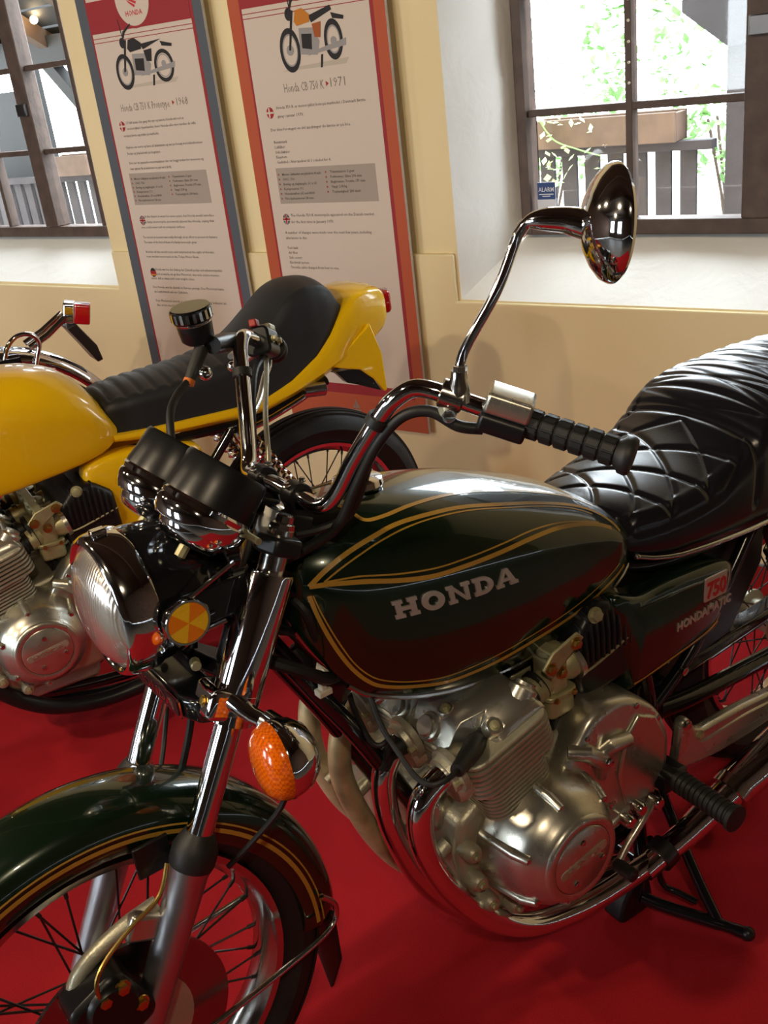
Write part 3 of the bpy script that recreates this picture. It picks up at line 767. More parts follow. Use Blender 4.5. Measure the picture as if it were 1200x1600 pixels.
def build2(P):
    bike_print(P, -1.16, 1.505, 0.36, 'ink_orange', 'ink_brown', True)
    q = MB(); P.line(q, 'Honda CB 750 K', -1.300, 1.440, 0.027, wid=0.165); P.line(q, '1971', -1.108, 1.443, 0.027, wid=0.058); P.emit('title_lettering', q, 'ink_soft')
    q = MB(); P.poly(q, [(-1.126, 1.446), (-1.115, 1.454), (-1.126, 1.462)]); P.emit('title_mark', q, 'ink_red')
    flag(P, 'dk', -1.375, 1.383)
    q = MB()
    for s_, a, z, wd in (('Honda 750 K er motorcyklet kom på markedet i Danmark første', -1.345, 1.392, .365), ('gang i januar 1970.', -1.345, 1.366, .112),
                     ('Der blev foretaget en del ændringer de første år på bl.a.', -1.383, 1.325, .335), ('Benzintank', -1.377, 1.286, .058), ('Luftfilter', -1.377, 1.270, .045), ('Sidedæksler', -1.377, 1.254, .064), ('Elsystem', -1.377, 1.238, .048), ('Gaskabel - blev ændret til 1 i stedet for 4.', -1.377, 1.222, .232),
                     ('The Honda 750 K motorcycle appeared on the Danish market', -1.352, 1.046, .355), ('for the first time in January 1970.', -1.352, 1.024, .185),
                     ('A number of changes were made over the next few years, including', -1.388, 0.988, .372), ('alterations to the:', -1.388, 0.970, .095),
                     ('Fuel tank', -1.386, 0.936, .046), ('Air filter', -1.386, 0.919, .042), ('Side covers', -1.386, 0.902, .058), ('Electrical system', -1.386, 0.885, .086), ('Throttle cable changed from four to one.', -1.386, 0.868, .215),
                     ('Honda 750 K kam in Dänemark auf den Markt 1. Januar 1970.', -1.352, 0.800, .375)):
        q = MB(); P.line(q, s_, a, z, 0.0095, wid=wd); P.emit('text_line', q, 'ink')
    P.fl('grey_box', -1.388, -0.972, 1.090, 1.207, 0.0022, 'panel_grey')
    bullets(P, -1.388, 1.182, 0.0158, SPEC)
    flag(P, 'uk', -1.373, 1.038); flag(P, 'de', -1.373, 0.80)
def build1(P):
    bike_print(P, -1.925, 1.513, 0.33, 'ink_dark', 'ink_dark', False)
    q = MB(); P.line(q, 'Honda CB 750 K Prototype', -2.092, 1.434, 0.026, wid=0.255); P.line(q, '1968', -1.800, 1.437, 0.026, wid=0.056); P.emit('title_lettering', q, 'ink_soft')
    q = MB(); P.poly(q, [(-1.822, 1.440), (-1.811, 1.448), (-1.822, 1.456)]); P.emit('title_mark', q, 'ink_red')
    flag(P, 'dk', -2.105, 1.384)
    q = MB()
    for s_, a, z, wd in (('I 1968 kunne den gang det nye og største Honda vist ved en', -2.08, 1.390, .30), ('motorcykel i hjemlandet, hvor Honda ville vise verden de ville', -2.08, 1.370, .355), ('verdens første superbike på markedet.', -2.108, 1.346, .19),
                     ('Hjulene var sorte og lavet af aluminium og var på forsøg med skivebremser', -2.108, 1.305, .40), ('foran og kædetræk på bagtøjet.', -2.108, 1.283, .18),
                     ('Det var de japanske racermaskiner der var baggrunden for motoren og', -2.108, 1.249, .39), ('hver cylinder fik sin karburator og eget rør (i alt 4).', -2.108, 1.228, .22),
                     ('In the future it went for some years, but Honda would introduce', -2.085, 1.052, .37), ('a large motorcycle, you would almost like Honda, saying that', -2.085, 1.032, .365), ('one could never sell on company surfaces.', -2.115, 1.012, .24),
                     ('The motor presented was really through, in an effort to present its features', -2.118, 0.974, .40), ('The name of the first of them of a family motorcycle grew.', -2.118, 0.955, .29),
                     ('Besides all the world tests and surprised at the sight of Honda\'s', -2.118, 0.918, .37), ('new, modern motorcycle at the Tokyo Motor Show.', -2.118, 0.900, .285),
                     ('Honda war bei den Anfang der Zukunft ja klar und selbstverständlich', -2.085, 0.850, .36), ('und es wurde ein großes Motorrad, dass viele andere meinten', -2.085, 0.832, .34), ('waren, daß so etwas nicht mehr möglich schien.', -2.118, 0.815, .24),
                     ('Die Honda wurde damals in Europa gezeigt. Das Motorrad hatte', -2.118, 0.780, .385), ('ein Laufzeitwerk mit vier Zylindern.', -2.118, 0.762, .19),
                     ('Das Motorrad wurde zu dieser Zeit in der Welt bekannt als', -2.118, 0.726, .385), ('das erste moderne Superbike.', -2.118, 0.708, .2)):
        q = MB(); P.line(q, s_, a, z, 0.0095, wid=wd); P.emit('text_line', q, 'ink')
    P.fl('grey_box', -2.124, -1.716, 1.100, 1.216, 0.0022, 'panel_grey')
    bullets(P, -2.124, 1.192, 0.0158, SPEC)
    flag(P, 'uk', -2.10, 1.042); flag(P, 'de', -2.10, 0.842)
poster(-2.222, -1.604, 0.30, 1.945, 'slate_border', 'slate grey bordered poster with a black motorcycle picture', build1)
poster(-1.490, -0.872, 0.30, 1.945, 'orange_border', 'orange bordered poster with an orange-tanked motorcycle picture', build2)

# ================================================================ SHARED MOTORCYCLE PARTS (bike frame: +x to the rear, -y to the left side, z up)
RAKE = math.radians(27.5)
SU = V(math.sin(RAKE), 0, math.cos(RAKE)); SN = V(-math.cos(RAKE), 0, math.sin(RAKE))
SO = V(-0.115 + 0.78 * math.tan(RAKE), 0, 0.78)
def sp(s_, f_, y): return SO + SU * s_ + SN * f_ + EY * y

def bolt(parent, p, ax, r_=0.006, h=0.006, material='zinc', name='bolt'):
    q = MB(); q.lathe([(0, r_ * 1.35), (h * 0.25, r_ * 1.35)], p, ax, 16); q.lathe([(h * 0.2, r_), (h, r_), (h * 1.05, r_ * 0.85)], p, ax, 6)
    return ob(name, q, material, parent)

SPK = {}
def spoke_mesh(side, lean, rh, rr, yh, yr):
    key = (side, lean, rh, rr)
    if key not in SPK:
        d = lean * 0.62
        a = V(rh * math.cos(0), side * yh, rh * math.sin(0)); b_ = V(rr * math.cos(d), side * yr, rr * math.sin(d))
        q = MB().tube([a, b_], 0.0018, 6)
        q.tube([b_ - nrm(b_ - a) * 0.016, b_], 0.0032, 6)
        me = mesh('spoke', q); me.materials.append(MATS['steel_dark']); SPK[key] = me
    return SPK[key]
def wheel(root, name, c, R_=0.335, hw=0.05, rr=0.247, material='chrome', nspk=36, disc=None, sprocket=None):
    """rim is the part; tyre, hub, spokes and disc are its sub-parts"""
    c = V(*c); R_ = R_ - 0.003
    prof = [(-0.034, rr - 0.004), (-0.036, rr + 0.006), (-0.031, rr + 0.008), (-0.026, rr - 0.002), (-0.014, rr - 0.014), (0.0, rr - 0.017), (0.014, rr - 0.014), (0.026, rr - 0.002), (0.031, rr + 0.008), (0.036, rr + 0.006), (0.034, rr - 0.004),
            (0.026, rr - 0.009), (0.014, rr - 0.020), (0.0, rr - 0.023), (-0.014, rr - 0.020), (-0.026, rr - 0.009), (-0.034, rr - 0.004)]
    w_ = ob(name, MB().lathe(prof, c, EY, 72, cap=False), material, root)
    tp = []
    n = 14
    for i in range(n + 1):
        t_ = -1 + 2 * i / n
        ang = t_ * math.radians(118)
        y = hw * math.sin(ang) if abs(ang) < PI / 2 else hw * (1 if t_ > 0 else -1) * (1 - 0.55 * (abs(ang) - PI / 2) / math.radians(28))
        r_ = (R_ - 0.052) + 0.052 * math.cos(ang) if abs(ang) < PI / 2 else (R_ - 0.052) - (R_ - 0.052 - rr - 0.004) * (abs(ang) - PI / 2) / math.radians(28)
        tp.append((y, r_))
    ty = MB(); ty.lathe(tp, c, EY, 90, cap=False)
    for k, yy in enumerate((-0.030, -0.015, 0.0, 0.015, 0.030)):    # raised tread ribs
        rr_ = (R_ - 0.052) + 0.052 * math.cos(math.asin(min(1, abs(yy) / hw)))
        ty.lathe([(yy - 0.005, rr_ - 0.003), (yy - 0.0045, rr_ + 0.0025), (yy + 0.0045, rr_ + 0.0025), (yy + 0.005, rr_ - 0.003)], c, EY, 90, cap=False)
    ob('tire', ty, 'tyre', w_)
    ob('hub', MB().lathe([(-0.062, 0.012), (-0.058, 0.03), (-0.045, 0.034), (-0.040, 0.048), (-0.034, 0.048), (-0.028, 0.032), (0.028, 0.032), (0.034, 0.048), (0.040, 0.048), (0.045, 0.034), (0.058, 0.03), (0.062, 0.012)], c, EY, 32), 'alu_cast', w_)
    for i in range(nspk):
        side = -1 if i % 2 else 1; lean = -1 if (i // 2) % 2 else 1
        o = ob('spoke', spoke_mesh(side, lean, 0.045, rr - 0.016, 0.037, 0.008), 'steel_dark', w_, loc=c)
        o.rotation_euler = (0, 2 * PI * i / nspk, 0)
    if disc:
        dq = MB(); dq.lathe([(disc - 0.003, 0.088), (disc - 0.003, 0.148), (disc + 0.003, 0.148), (disc + 0.003, 0.088), (disc - 0.003, 0.088)], c, EY, 64, cap=False)
        ob('brake_disc', dq, 'disc_steel', w_)
        ob('disc_carrier', MB().lathe([(disc - 0.006, 0.035), (disc - 0.006, 0.092), (disc + 0.006, 0.092), (disc + 0.012, 0.04), (disc + 0.012, 0.035), (disc - 0.006, 0.035)], c, EY, 40, cap=False), 'alu_cast', w_)
    ob('axle', MB().lathe([(-0.135, 0.0), (-0.135, 0.009), (0.135, 0.009), (0.135, 0.0)], c, EY, 12), 'zinc', w_)
    return w_

def fender(root, name, c, r_, a0, a1, material, hw=0.062, skirt=0.06, n=56):
    """arched guard; angles in degrees from the rear (+x) over the top to the front"""
    c = V(*c); rg = []
    sec = [(-hw, r_ - skirt), (-hw * 0.99, r_ - skirt * 0.62), (-hw * 0.93, r_ - skirt * 0.36), (-hw * 0.78, r_ - skirt * 0.17), (-hw * 0.5, r_ - skirt * 0.05), (0, r_), (hw * 0.5, r_ - skirt * 0.05), (hw * 0.78, r_ - skirt * 0.17), (hw * 0.93, r_ - skirt * 0.36), (hw * 0.99, r_ - skirt * 0.62), (hw, r_ - skirt)]
    sec2 = [(y * 0.965, q - 0.0025) for y, q in sec][::-1]
    full = sec + sec2
    for i in range(n + 1):
        t_ = math.radians(a0 + (a1 - a0) * i / n)
        k = min(1, i / 4, (n - i) / 4); k = 0.80 + 0.2 * math.sin(k * PI / 2)
        rg.append([c + V(math.cos(t_) * q, y * k, math.sin(t_) * q) for y, q in full])
    return ob(name, MB().rings(rg), material, root, ang=50)

# ---------------------------------------------------------------- air-cooled four-cylinder engine
TILT = math.radians(13)
CB = V(0.616, 0, 0.461); CE = V(math.cos(TILT), 0, math.sin(TILT)); CA = V(-math.sin(TILT), 0, math.cos(TILT))
def cp(e, a, y): return CB + CE * e + CA * a + EY * y
def fin_mesh(hd, hw, th, rad):
    q = MB(); q.prism(rrect(hd * 2, hw * 2, rad, 5), (0, 0, 0), CE, EY, CA, -th / 2, th / 2)
    me = mesh('fin', q, 50); return me
def engine(root, cap_text='HONDA'):
    # crankcase
    q = MB()
    q.prism([(.505, .395), (.52, .45), (.555, .468), (.64, .487), (.72, .50), (.80, .53), (.87, .515), (.925, .46), (.94, .38), (.92, .31), (.86, .262), (.80, .235), (.60, .225), (.54, .25), (.512, .31)], (0, 0, 0), EX, EZ, EY, -0.165, 0.165)
    cc = ob('crankcase', q, 'alu_cast', root, bevel=0.012, seg=3)
    q = MB(); q.prism([(.56, .24), (.80, .235), (.78, .165), (.60, .165)], (0, 0, 0), EX, EZ, EY, -0.10, 0.10)
    ob('oil_pan', q, 'alu_cast', cc, bevel=0.01)
    for i in range(6):
        ob('pan_rib', MB().box((.69, -0.075 + 0.03 * i, .17), (.17, .004, .03)), 'alu_cast', cc)
    for yy in (-0.11, 0.11):     # starter / front bosses with bolts on the case seam
        ob('case_boss', MB().lathe([(-0.012, .012), (0, .016), (.03, .016), (.042, .012)], (.512, yy, .43), EZ, 16), 'alu_polished', cc)
    for x_, z_, y_ in ((.525, .40, -.165), (.53, .34, -.165), (.55, .285, -.165), (.60, .245, -.165)):
        ob('case_lug', MB().lathe([(-.01, .016), (.018, .015), (.024, .011)], (x_, y_, z_), -EY, 16), 'alu_cast', cc)
        bolt(cc, (x_, y_ - .024, z_), -EY, .0055)
    for yy in (-.14, -.07, .07, .14):
        ob('front_stud', MB().lathe([(0, .013), (.03, .013), (.036, .007), (.05, .007)], (.508, yy, .405), (-.9, 0, -.4), 14), 'alu_cast', cc)
    # alternator cover (left)
    ac = V(.655, 0, .376)
    al = ob('alternator_cover', MB().lathe([(.10, .114), (.165, .113), (.195, .110), (.225, .104), (.245, .098), (.256, .092), (.262, .086), (.270, .080), (.277, .0745), (.2795, .070), (.2795, .0585), (.276, .0575)], ac, -EY, 72), 'alu_polished', root)
    ob('cover_rim', MB().lathe([(.272, .0755), (.279, .074), (.283, .070), (.2838, .063), (.2825, .0585), (.276, .058)], ac, -EY, 72), 'alu_polished', al)
    ob('cover_cap', MB().lathe([(.274, .0), (.274, .0575), (.2825, .0575), (.2845, .055), (.2845, 0)], ac, -EY, 72), 'alu_polished', al)
    an = math.radians(-12)
    ux = V(math.cos(an), 0, math.sin(-an) * -1); ux = V(math.cos(math.radians(8)), 0, math.sin(math.radians(8))); uz = V(-ux[2], 0, ux[0])
    q = MB(); q.prism(rrect(.098, .0155, .007, 5), ac - EY * .2845, ux, uz, -EY, 0, .0012); ob('name_bar', q, 'alu_cast', al)
    q = MB(); put_text(q, cap_text, ac - EY * .2857 - uz * .0042 - ux * .036, ux, uz, .0085, wid=.072, bold=0.02, depth=.0012); ob('lettering', q, 'alu_polished', al, smooth=False)
    for dx, dz in ((.004, .034), (.036, -.022), (-.022, -.034)): bolt(al, ac - EY * .2845 + ux * dx + uz * dz, -EY, .0042, .0035, 'chrome_soft', 'screw')
    for t_ in (38, 100, 158, 215, 262):     # long screw bosses run down the barrel of the cover
        d = V(math.cos(math.radians(t_)), 0, math.sin(math.radians(t_)))
        q = MB(); q.tube([ac - EY * .17 + d * .110, ac - EY * .235 + d * .102, ac - EY * .258 + d * .093], [.0085, .0085, .007], 12)
        ob('screw_boss', q, 'alu_polished', al)
        bolt(al, ac - EY * .256 + d * .0935, -EY, .0045, .004, 'chrome_soft', 'screw')
    # gearbox / sprocket cover
    SPP = [(.700, .455), (.735, .505), (.765, .535), (.805, .545), (.85, .535), (.895, .505), (.93, .46), (.947, .405), (.940, .345), (.905, .30), (.86, .285), (.80, .30), (.765, .33)]
    pts = [(p[0], p[1]) for p in spl([V(*p) for p in SPP], 4, True)]
    q = MB()
    cx = sum(p[0] for p in pts) / len(pts); cz = sum(p[1] for p in pts) / len(pts)
    def sc(k): return [V(cx + (p[0] - cx) * k, 0, cz + (p[1] - cz) * k) for p in pts]
    q.rings([[p - EY * .12 for p in sc(1.0)], [p - EY * .185 for p in sc(1.0)], [p - EY * .196 for p in sc(.985)], [p - EY * .202 for p in sc(.95)], [p - EY * .204 for p in sc(.86)]])
    scv = ob('sprocket_cover', q, 'alu_polished', root, ang=50)
    q = MB(); q.prism([(.835, .47), (.865, .497), (.905, .475), (.93, .42), (.925, .355), (.88, .32), (.83, .33), (.815, .40)], (0, -.2045, 0), EX, EZ, -EY, -.002, .006)
    ob('cover_plate', q, 'alu_polished', scv, bevel=.004)
    for x_, z_ in ((.752, .505), (.865, .512), (.916, .462), (.925, .365), (.86, .31), (.80, .345), (.79, .46)): bolt(scv, (x_, -.200, z_), -EY, .0055, .006, 'chrome_soft')
    q = MB(); q.tube([(.765, -.195, .452), (.795, -.212, .475), (.835, -.214, .468)], [.010, .014, .011], 14); ob('clutch_boss', q, 'alu_polished', scv)
    q = MB(); q.tube([(.72, -.19, .49), (.745, -.208, .485), (.775, -.212, .455), (.778, -.205, .42)], [.012, .015, .015, .010], 14); ob('shift_boss', q, 'alu_polished', scv)
    bolt(scv, (.775, -.226, .462), -EY, .006, .006, 'chrome_soft')
    # barrels
    q = MB(); q.prism(rrect(.100, .37, .02), CB, CE, EY, CA, -.01, .08)
    cy = ob('cylinder_block', q, 'alu_cast', root, bevel=.003)
    fm = fin_mesh(.064, .208, .0042, .026); fm.materials.append(MATS['alu_cast'])
    for i in range(8): ob('fin', fm, 'alu_cast', cy, loc=cp(.004, .006 + .0078 * i, 0))
    # head
    q = MB(); q.prism(rrect(.135, .38, .025), CB + CE * .006, CE, EY, CA, .06, .128)
    hd = ob('cylinder_head', q, 'alu_cast', root, bevel=.004)
    fm2 = fin_mesh(.083, .214, .0050, .03); fm2.materials.append(MATS['alu_cast'])
    for i in range(6): ob('fin', fm2, 'alu_cast', hd, loc=cp(.008, .070 + .0096 * i, 0))
    q = MB(); q.prism(rrect(.164, .424, .03, 6), CB + CE * .008, CE, EY, CA, .122, .132); ob('head_deck', q, 'alu_cast', hd, bevel=.004)
    # cam cover: low polished lid, ends chamfered, front corner cut away round the outer plug
    PC = [(-.070, .128), (-.072, .138), (-.060, .150), (-.046, .166), (-.032, .175), (.052, .177), (.072, .171), (.084, .152), (.087, .128)]
    q = MB(); rg = []
    for y, k, fr_ in ((-.200, .18, -.006), (-.194, .42, -.010), (-.170, .72, -.014), (-.163, .80, -.016), (-.154, .86, -.072), (-.130, 1, -.072), (.130, 1, -.072), (.154, .86, -.072), (.163, .80, -.016), (.170, .72, -.014), (.194, .42, -.010), (.200, .18, -.006)):
        row = []
        for e, a_ in PC:
            if fr_ > -.05: e = .087 + (e - .087) * (.087 - fr_) / (.087 + .072)
            row.append(cp(e, .128 + (a_ - .128) * k, y))
        rg.append(row)
    q.rings(rg)
    cv = ob('cam_cover', q, 'alu_polished', root, bevel=.004, seg=3, ang=60)
    for yy in (-.105, -.03, .03, .105):
        d = nrm(-CE * .62 + CA * .78)
        q = MB(); q.lathe([(-.012, .024), (.006, .023), (.009, .021), (.010, .0165), (.015, .0165), (.017, .015), (.017, 0)], cp(-.056, .150, yy), d, 28); ob('valve_cap', q, 'alu_polished', cv)
    for yy in (-.165, -.062, .062, .165):
        d = nrm(CE * .8 + CA * .6)
        q = MB(); q.lathe([(-.012, .024), (.006, .023), (.010, .0165), (.015, .0165), (.017, 0)], cp(.078, .150, yy), d, 28); ob('valve_cap', q, 'alu_polished', cv)
    for e, a_, y_ in ((.002, .150, -.184), (.076, .156, -.176), (-.030, .172, -.118), (.002, .150, .184), (-.03, .172, .118), (-.03, .174, .0), (.05, .176, -.06), (.05, .176, .06)):
        d = nrm(CA - EY * (.75 if y_ < -.15 else (-.75 if y_ > .15 else 0)))
        q = MB(); q.lathe([(-.014, .0165), (.0, .015), (.004, .012)], cp(e, a_, y_), d, 24); ob('bolt_boss', q, 'alu_polished', cv)
        bolt(cv, cp(e, a_, y_) + d * .003, d, .006, .006, 'zinc')
    for k in range(3): ob('cover_rib', MB().tube([cp(-.062, .152, -.062 + .014 * k), cp(-.030, .1765, -.062 + .014 * k)], .003, 6), 'alu_polished', cv)
    # spark plug boots and leads
    for yy, sgn in ((-.165, -1), (-.07, -1), (.07, 1), (.165, 1)):
        if abs(yy) > .1: bp_ = [V(.572, sgn * .160, .578), V(.536, sgn * .188, .592), V(.506, sgn * .205, .597), V(.487, sgn * .215, .599)]
        else: bp_ = [cp(-.075, .118, yy), cp(-.10, .125, yy), cp(-.125, .125, yy), cp(-.14, .11, yy)]
        b = ob('spark_plug_boot', MB().tube(spl(bp_, 3), [.0165, .0165, .016, .0155, .0145, .0135, .012, .0115, .011, .0105], 14), 'rubber', root)
        ob('boot_seal', MB().lathe([(-.008, .023), (.004, .024), (.010, .018)], bp_[0], nrm(bp_[1] - bp_[0]), 18), 'rubber', b)
        e = bp_[-1]; s_ = abs(yy) / .165
        ob('plug_lead', MB().tube(spl([e, V(.463, sgn * .222 * s_, .601), V(.444, sgn * .212 * s_, .597), V(.434, sgn * .190 * s_, .604), V(.430, sgn * .160 * s_, .630), V(.427, sgn * .130 * s_, .660), V(.432, sgn * .10 * s_, .70), V(.45, sgn * .06 * s_, .74)], 6), .0042, 8), 'rubber', b)
    # exhaust ports and intake rubbers are parts of the head
    for yy in (-.17, -.062, .062, .17):
        q = MB(); q.lathe([(-.01, .028), (.012, .028), (.018, .023)], cp(-.076, .092, yy), -CE, 20); ob('exhaust_port', q, 'alu_cast', hd)
        q = MB(); q.lathe([(0, .026), (.012, .027), (.016, .023), (.03, .023), (.034, .027), (.044, .027)], cp(.084, .105, yy * .8), CE, 20); ob('intake_rubber', q, 'rubber', hd)
    # carburettors
    cf = []
    for yy in (-.138, -.046, .046, .138):
        c = V(.742, yy, .598)
        b = ob('carburetor', MB().lathe([(-.045, .024), (-.03, .026), (-.02, .022), (.02, .022), (.03, .027), (.048, .027)], c, CE, 20), 'zinc', root)
        q = MB(); q.prism(rrect(.040, .048, .012), c, EX, EY, EZ, -.02, .042); ob('slide_body', q, 'zinc', b, bevel=.004)
        q = MB(); q.prism(rrect(.058, .056, .014), c, EX, EY, EZ, -.062, -.022); ob('float_bowl', q, 'zinc', b, bevel=.006)
        q = MB(); q.prism(rrect(.064, .062, .014), c, EX, EY, EZ, -.027, -.018); ob('bowl_flange', q, 'zinc', b, bevel=.002)
        ob('cap', MB().lathe([(.045, .021), (.048, .022), (.054, .021), (.057, .010), (.060, .0)], c, EZ, 20), 'zinc', b)
        if yy < -.1:
            bolt(b, c + V(.0, -.025, .018), -EY, .008, .007, 'brass', 'cap_screw'); bolt(b, c + V(-.018, -.031, -.024), -EY, .004, .004, 'brass', 'cap_screw'); bolt(b, c + V(.02, -.031, -.024), -EY, .004, .004, 'brass', 'cap_screw')
    q = MB(); q.box((.735, 0, .652), (.02, .33, .010), (CE, EY, CA)); rk = ob('carburetor_stay', q, 'zinc', root, bevel=.003)
    q = MB(); q.prism([(.700, .640), (.722, .662), (.775, .676), (.788, .662), (.745, .636), (.716, .618)], (0, 0, 0), EX, EZ, -EY, .164, .170); ob('stay_plate', q, 'zinc', rk, bevel=.002)
    for x_, z_ in ((.715, .638), (.769, .660)): bolt(rk, (x_, -.170, z_), -EY, .008, .007, 'brass')
    # air box with moulded ribs
    AB = [(.775, .605), (.782, .650), (.815, .686), (.862, .692), (.91, .655), (.915, .545), (.895, .532), (.81, .528), (.785, .55)]
    q = MB(); q.prism(AB, (0, 0, 0), EX, EZ, EY, -.158, .158)
    ab = ob('air_box', q, 'black_satin', root, bevel=.014, seg=3)
    for i in range(9):
        x_ = .800 + .0125 * i
        top = np.interp(x_, [.782, .815, .862, .91], [.645, .682, .687, .650])
        ob('rib', MB().tube(spl([(x_, -.138, top + .003), (x_, -.153, top - .006), (x_, -.160, top - .035), (x_, -.1605, .600)], 4), .0036, 8), 'black_satin', ab)
    q = MB(); q.tube(spl([(.782, -.152, .592), (.80, -.161, .590), (.85, -.162, .600), (.91, -.160, .614)], 5), .0022, 6); ob('seam', q, 'zinc', ab)
    ob('hose_clip', MB().lathe([(-.004, .031), (-.004, .034), (.006, .034), (.006, .031)], V(.742, -.138, .598) + CE * .044, CE, 24), 'alu_polished', ab)
    bolt(ab, (.826, -.156, .680), nrm([-.1, -1, .2]), .010, .010, 'zinc', 'knob')
    q = MB(); q.prism([(.735, .535), (.81, .455), (.80, .445), (.74, .445), (.72, .47)], (0, 0, 0), EX, EZ, EY, -.15, .10)
    ob('breather_box', q, 'black_satin', root, bevel=.004)
    ob('drain_hose', MB().tube(spl([(.80, -.14, .53), (.815, -.15, .49), (.80, -.13, .44)], 5), .007, 10), 'rubber', root)
    ob('drain_hose', MB().tube(spl([(.83, -.14, .53), (.845, -.15, .49), (.81, -.13, .44)], 5), .005, 10), 'rubber', root)
    return cc

def fork(root, cover='chrome', stanch='chrome', top=.157):
    for sy in (-1, 1):
        y = .1 * sy
        b = sp(0, .055, y)
        sl = ob('fork_slider', MB().lathe([(-.56, .0), (-.56, .021), (-.50, .022), (-.30, .0255), (-.262, .0265), (-.255, .0285), (-.246, .0285), (-.244, .026)], b, SU, 36), 'alu_fork', root)
        ob('dust_boot', MB().lathe([(-.252, .0295), (-.246, .0310), (-.228, .0310), (-.220, .028), (-.212, .0245), (-.203, .0195)], b, SU, 32), 'rubber', sl)
        ob('fork_tube', MB().lathe([(-.22, .0182), (-.02, .0182)], b, SU, 32), stanch, sl)
        ob('fork_tube_top', MB().lathe([(top - .005, .0175), (top + .055, .0175)], b, SU, 24), 'chrome_soft', sl)
        ob('fork_cover', MB().lathe([(-.034, .0275), (-.036, .0300), (-.03, .0312), (top - .004, .0312), (top, .0300), (top - .001, .0235)], b, SU, 40), cover, sl)
        ob('fork_cap', MB().lathe([(top + .05, .016), (top + .056, .0165), (top + .062, .0155), (top + .064, .012), (top + .072, .012), (top + .074, .010), (top + .074, 0)], b, SU, 8), 'chrome_soft', sl)
        q = MB(); q.box(sp(-.53, .055, y), (.03, .03, .07), (SN, EY, SU)); ob('axle_clamp', q, 'alu_fork', sl, bevel=.006)
        q = MB(); q.box(sp(-.30, .032, y * .98), (.014, .010, .05), (SN, EY, SU)); ob('fender_lug', q, 'alu_fork', sl, bevel=.004)
    # bridges
    for s_, nm, mt in ((top + .035, 'upper_bridge', 'black_satin'), (-.018, 'lower_bridge', 'black_satin')):
        q = MB()
        pl = [(-.128, .035), (-.128, .072), (-.10, .088), (-.07, .075), (0, .03), (.07, .075), (.10, .088), (.128, .072), (.128, .035), (.07, .022), (.035, -.03), (-.035, -.03), (-.07, .022)]
        q.prism([(p[1], p[0]) for p in pl], SO, SN, EY, SU, s_ - .012, s_ + .012)
        ob(nm, q, mt, root, bevel=.005)
    ob('steering_head', MB().lathe([(-.03, .030), (.0, .032), (.19, .032), (.20, .027)], SO, SU, 28), 'black_satin', root)
    ob('stem_nut', MB().lathe([(top + .045, .019), (top + .060, .019), (top + .064, .014), (top + .066, 0)], SO, SU, 6), 'chrome_soft', root)

STRIPES = [
    ([(0.371, -0.089, 0.893), (0.395, -0.098, 0.912), (0.43, -0.102, 0.926), (0.469, -0.101, 0.932), (0.514, -0.098, 0.935), (0.57, -0.098, 0.93), (0.627, -0.097, 0.92), (0.698, -0.098, 0.9), (0.774, -0.096, 0.874), (0.835, -0.095, 0.85), (0.886, -0.099, 0.823), (0.912, -0.108, 0.8), (0.927, -0.118, 0.777)], 0.0068),
    ([(0.388, -0.1, 0.897), (0.41, -0.106, 0.909), (0.441, -0.109, 0.919), (0.479, -0.108, 0.926), (0.53, -0.105, 0.928), (0.587, -0.104, 0.923), (0.645, -0.103, 0.911), (0.717, -0.104, 0.89), (0.782, -0.102, 0.868), (0.835, -0.102, 0.846), (0.878, -0.107, 0.822)], 0.0024),
    ([(0.371, -0.089, 0.893), (0.397, -0.106, 0.893), (0.437, -0.122, 0.886), (0.49, -0.134, 0.871), (0.539, -0.139, 0.86), (0.595, -0.142, 0.855), (0.655, -0.141, 0.851), (0.722, -0.135, 0.847), (0.78, -0.129, 0.84), (0.832, -0.124, 0.826), (0.877, -0.121, 0.808), (0.907, -0.12, 0.791)], 0.0068),
    ([(0.388, -0.1, 0.897), (0.43, -0.118, 0.895), (0.483, -0.131, 0.882), (0.542, -0.138, 0.87), (0.597, -0.14, 0.865), (0.659, -0.138, 0.861), (0.728, -0.13, 0.856), (0.785, -0.124, 0.845), (0.835, -0.121, 0.829), (0.88, -0.118, 0.81)], 0.0024),
    ([(0.369, -0.089, 0.88), (0.374, -0.093, 0.85), (0.385, -0.101, 0.807), (0.402, -0.11, 0.764), (0.423, -0.117, 0.733), (0.447, -0.122, 0.715), (0.492, -0.13, 0.697), (0.547, -0.134, 0.681), (0.625, -0.138, 0.675), (0.717, -0.138, 0.677), (0.82, -0.132, 0.683), (0.894, -0.125, 0.699), (0.934, -0.119, 0.714)], 0.0062),
    ([(0.373, -0.092, 0.88), (0.379, -0.097, 0.851), (0.391, -0.105, 0.81), (0.407, -0.113, 0.769), (0.427, -0.119, 0.741), (0.45, -0.124, 0.724), (0.492, -0.132, 0.706), (0.544, -0.136, 0.692), (0.619, -0.14, 0.687), (0.709, -0.14, 0.689), (0.809, -0.134, 0.696), (0.883, -0.128, 0.711), (0.919, -0.124, 0.724)], 0.0022),
    ([(0.46, -0.024, 0.965), (0.468, -0.059, 0.958), (0.476, -0.079, 0.949), (0.505, -0.083, 0.946), (0.552, -0.079, 0.944), (0.613, -0.073, 0.935), (0.675, -0.069, 0.92), (0.749, -0.069, 0.896), (0.814, -0.069, 0.87), (0.864, -0.073, 0.846), (0.905, -0.081, 0.819)], 0.0062),
]
EMBLEM = (V(0.47, -0.133, 0.819), V(0.681, -0.145, 0.795), V(-.004, 0, .0285))

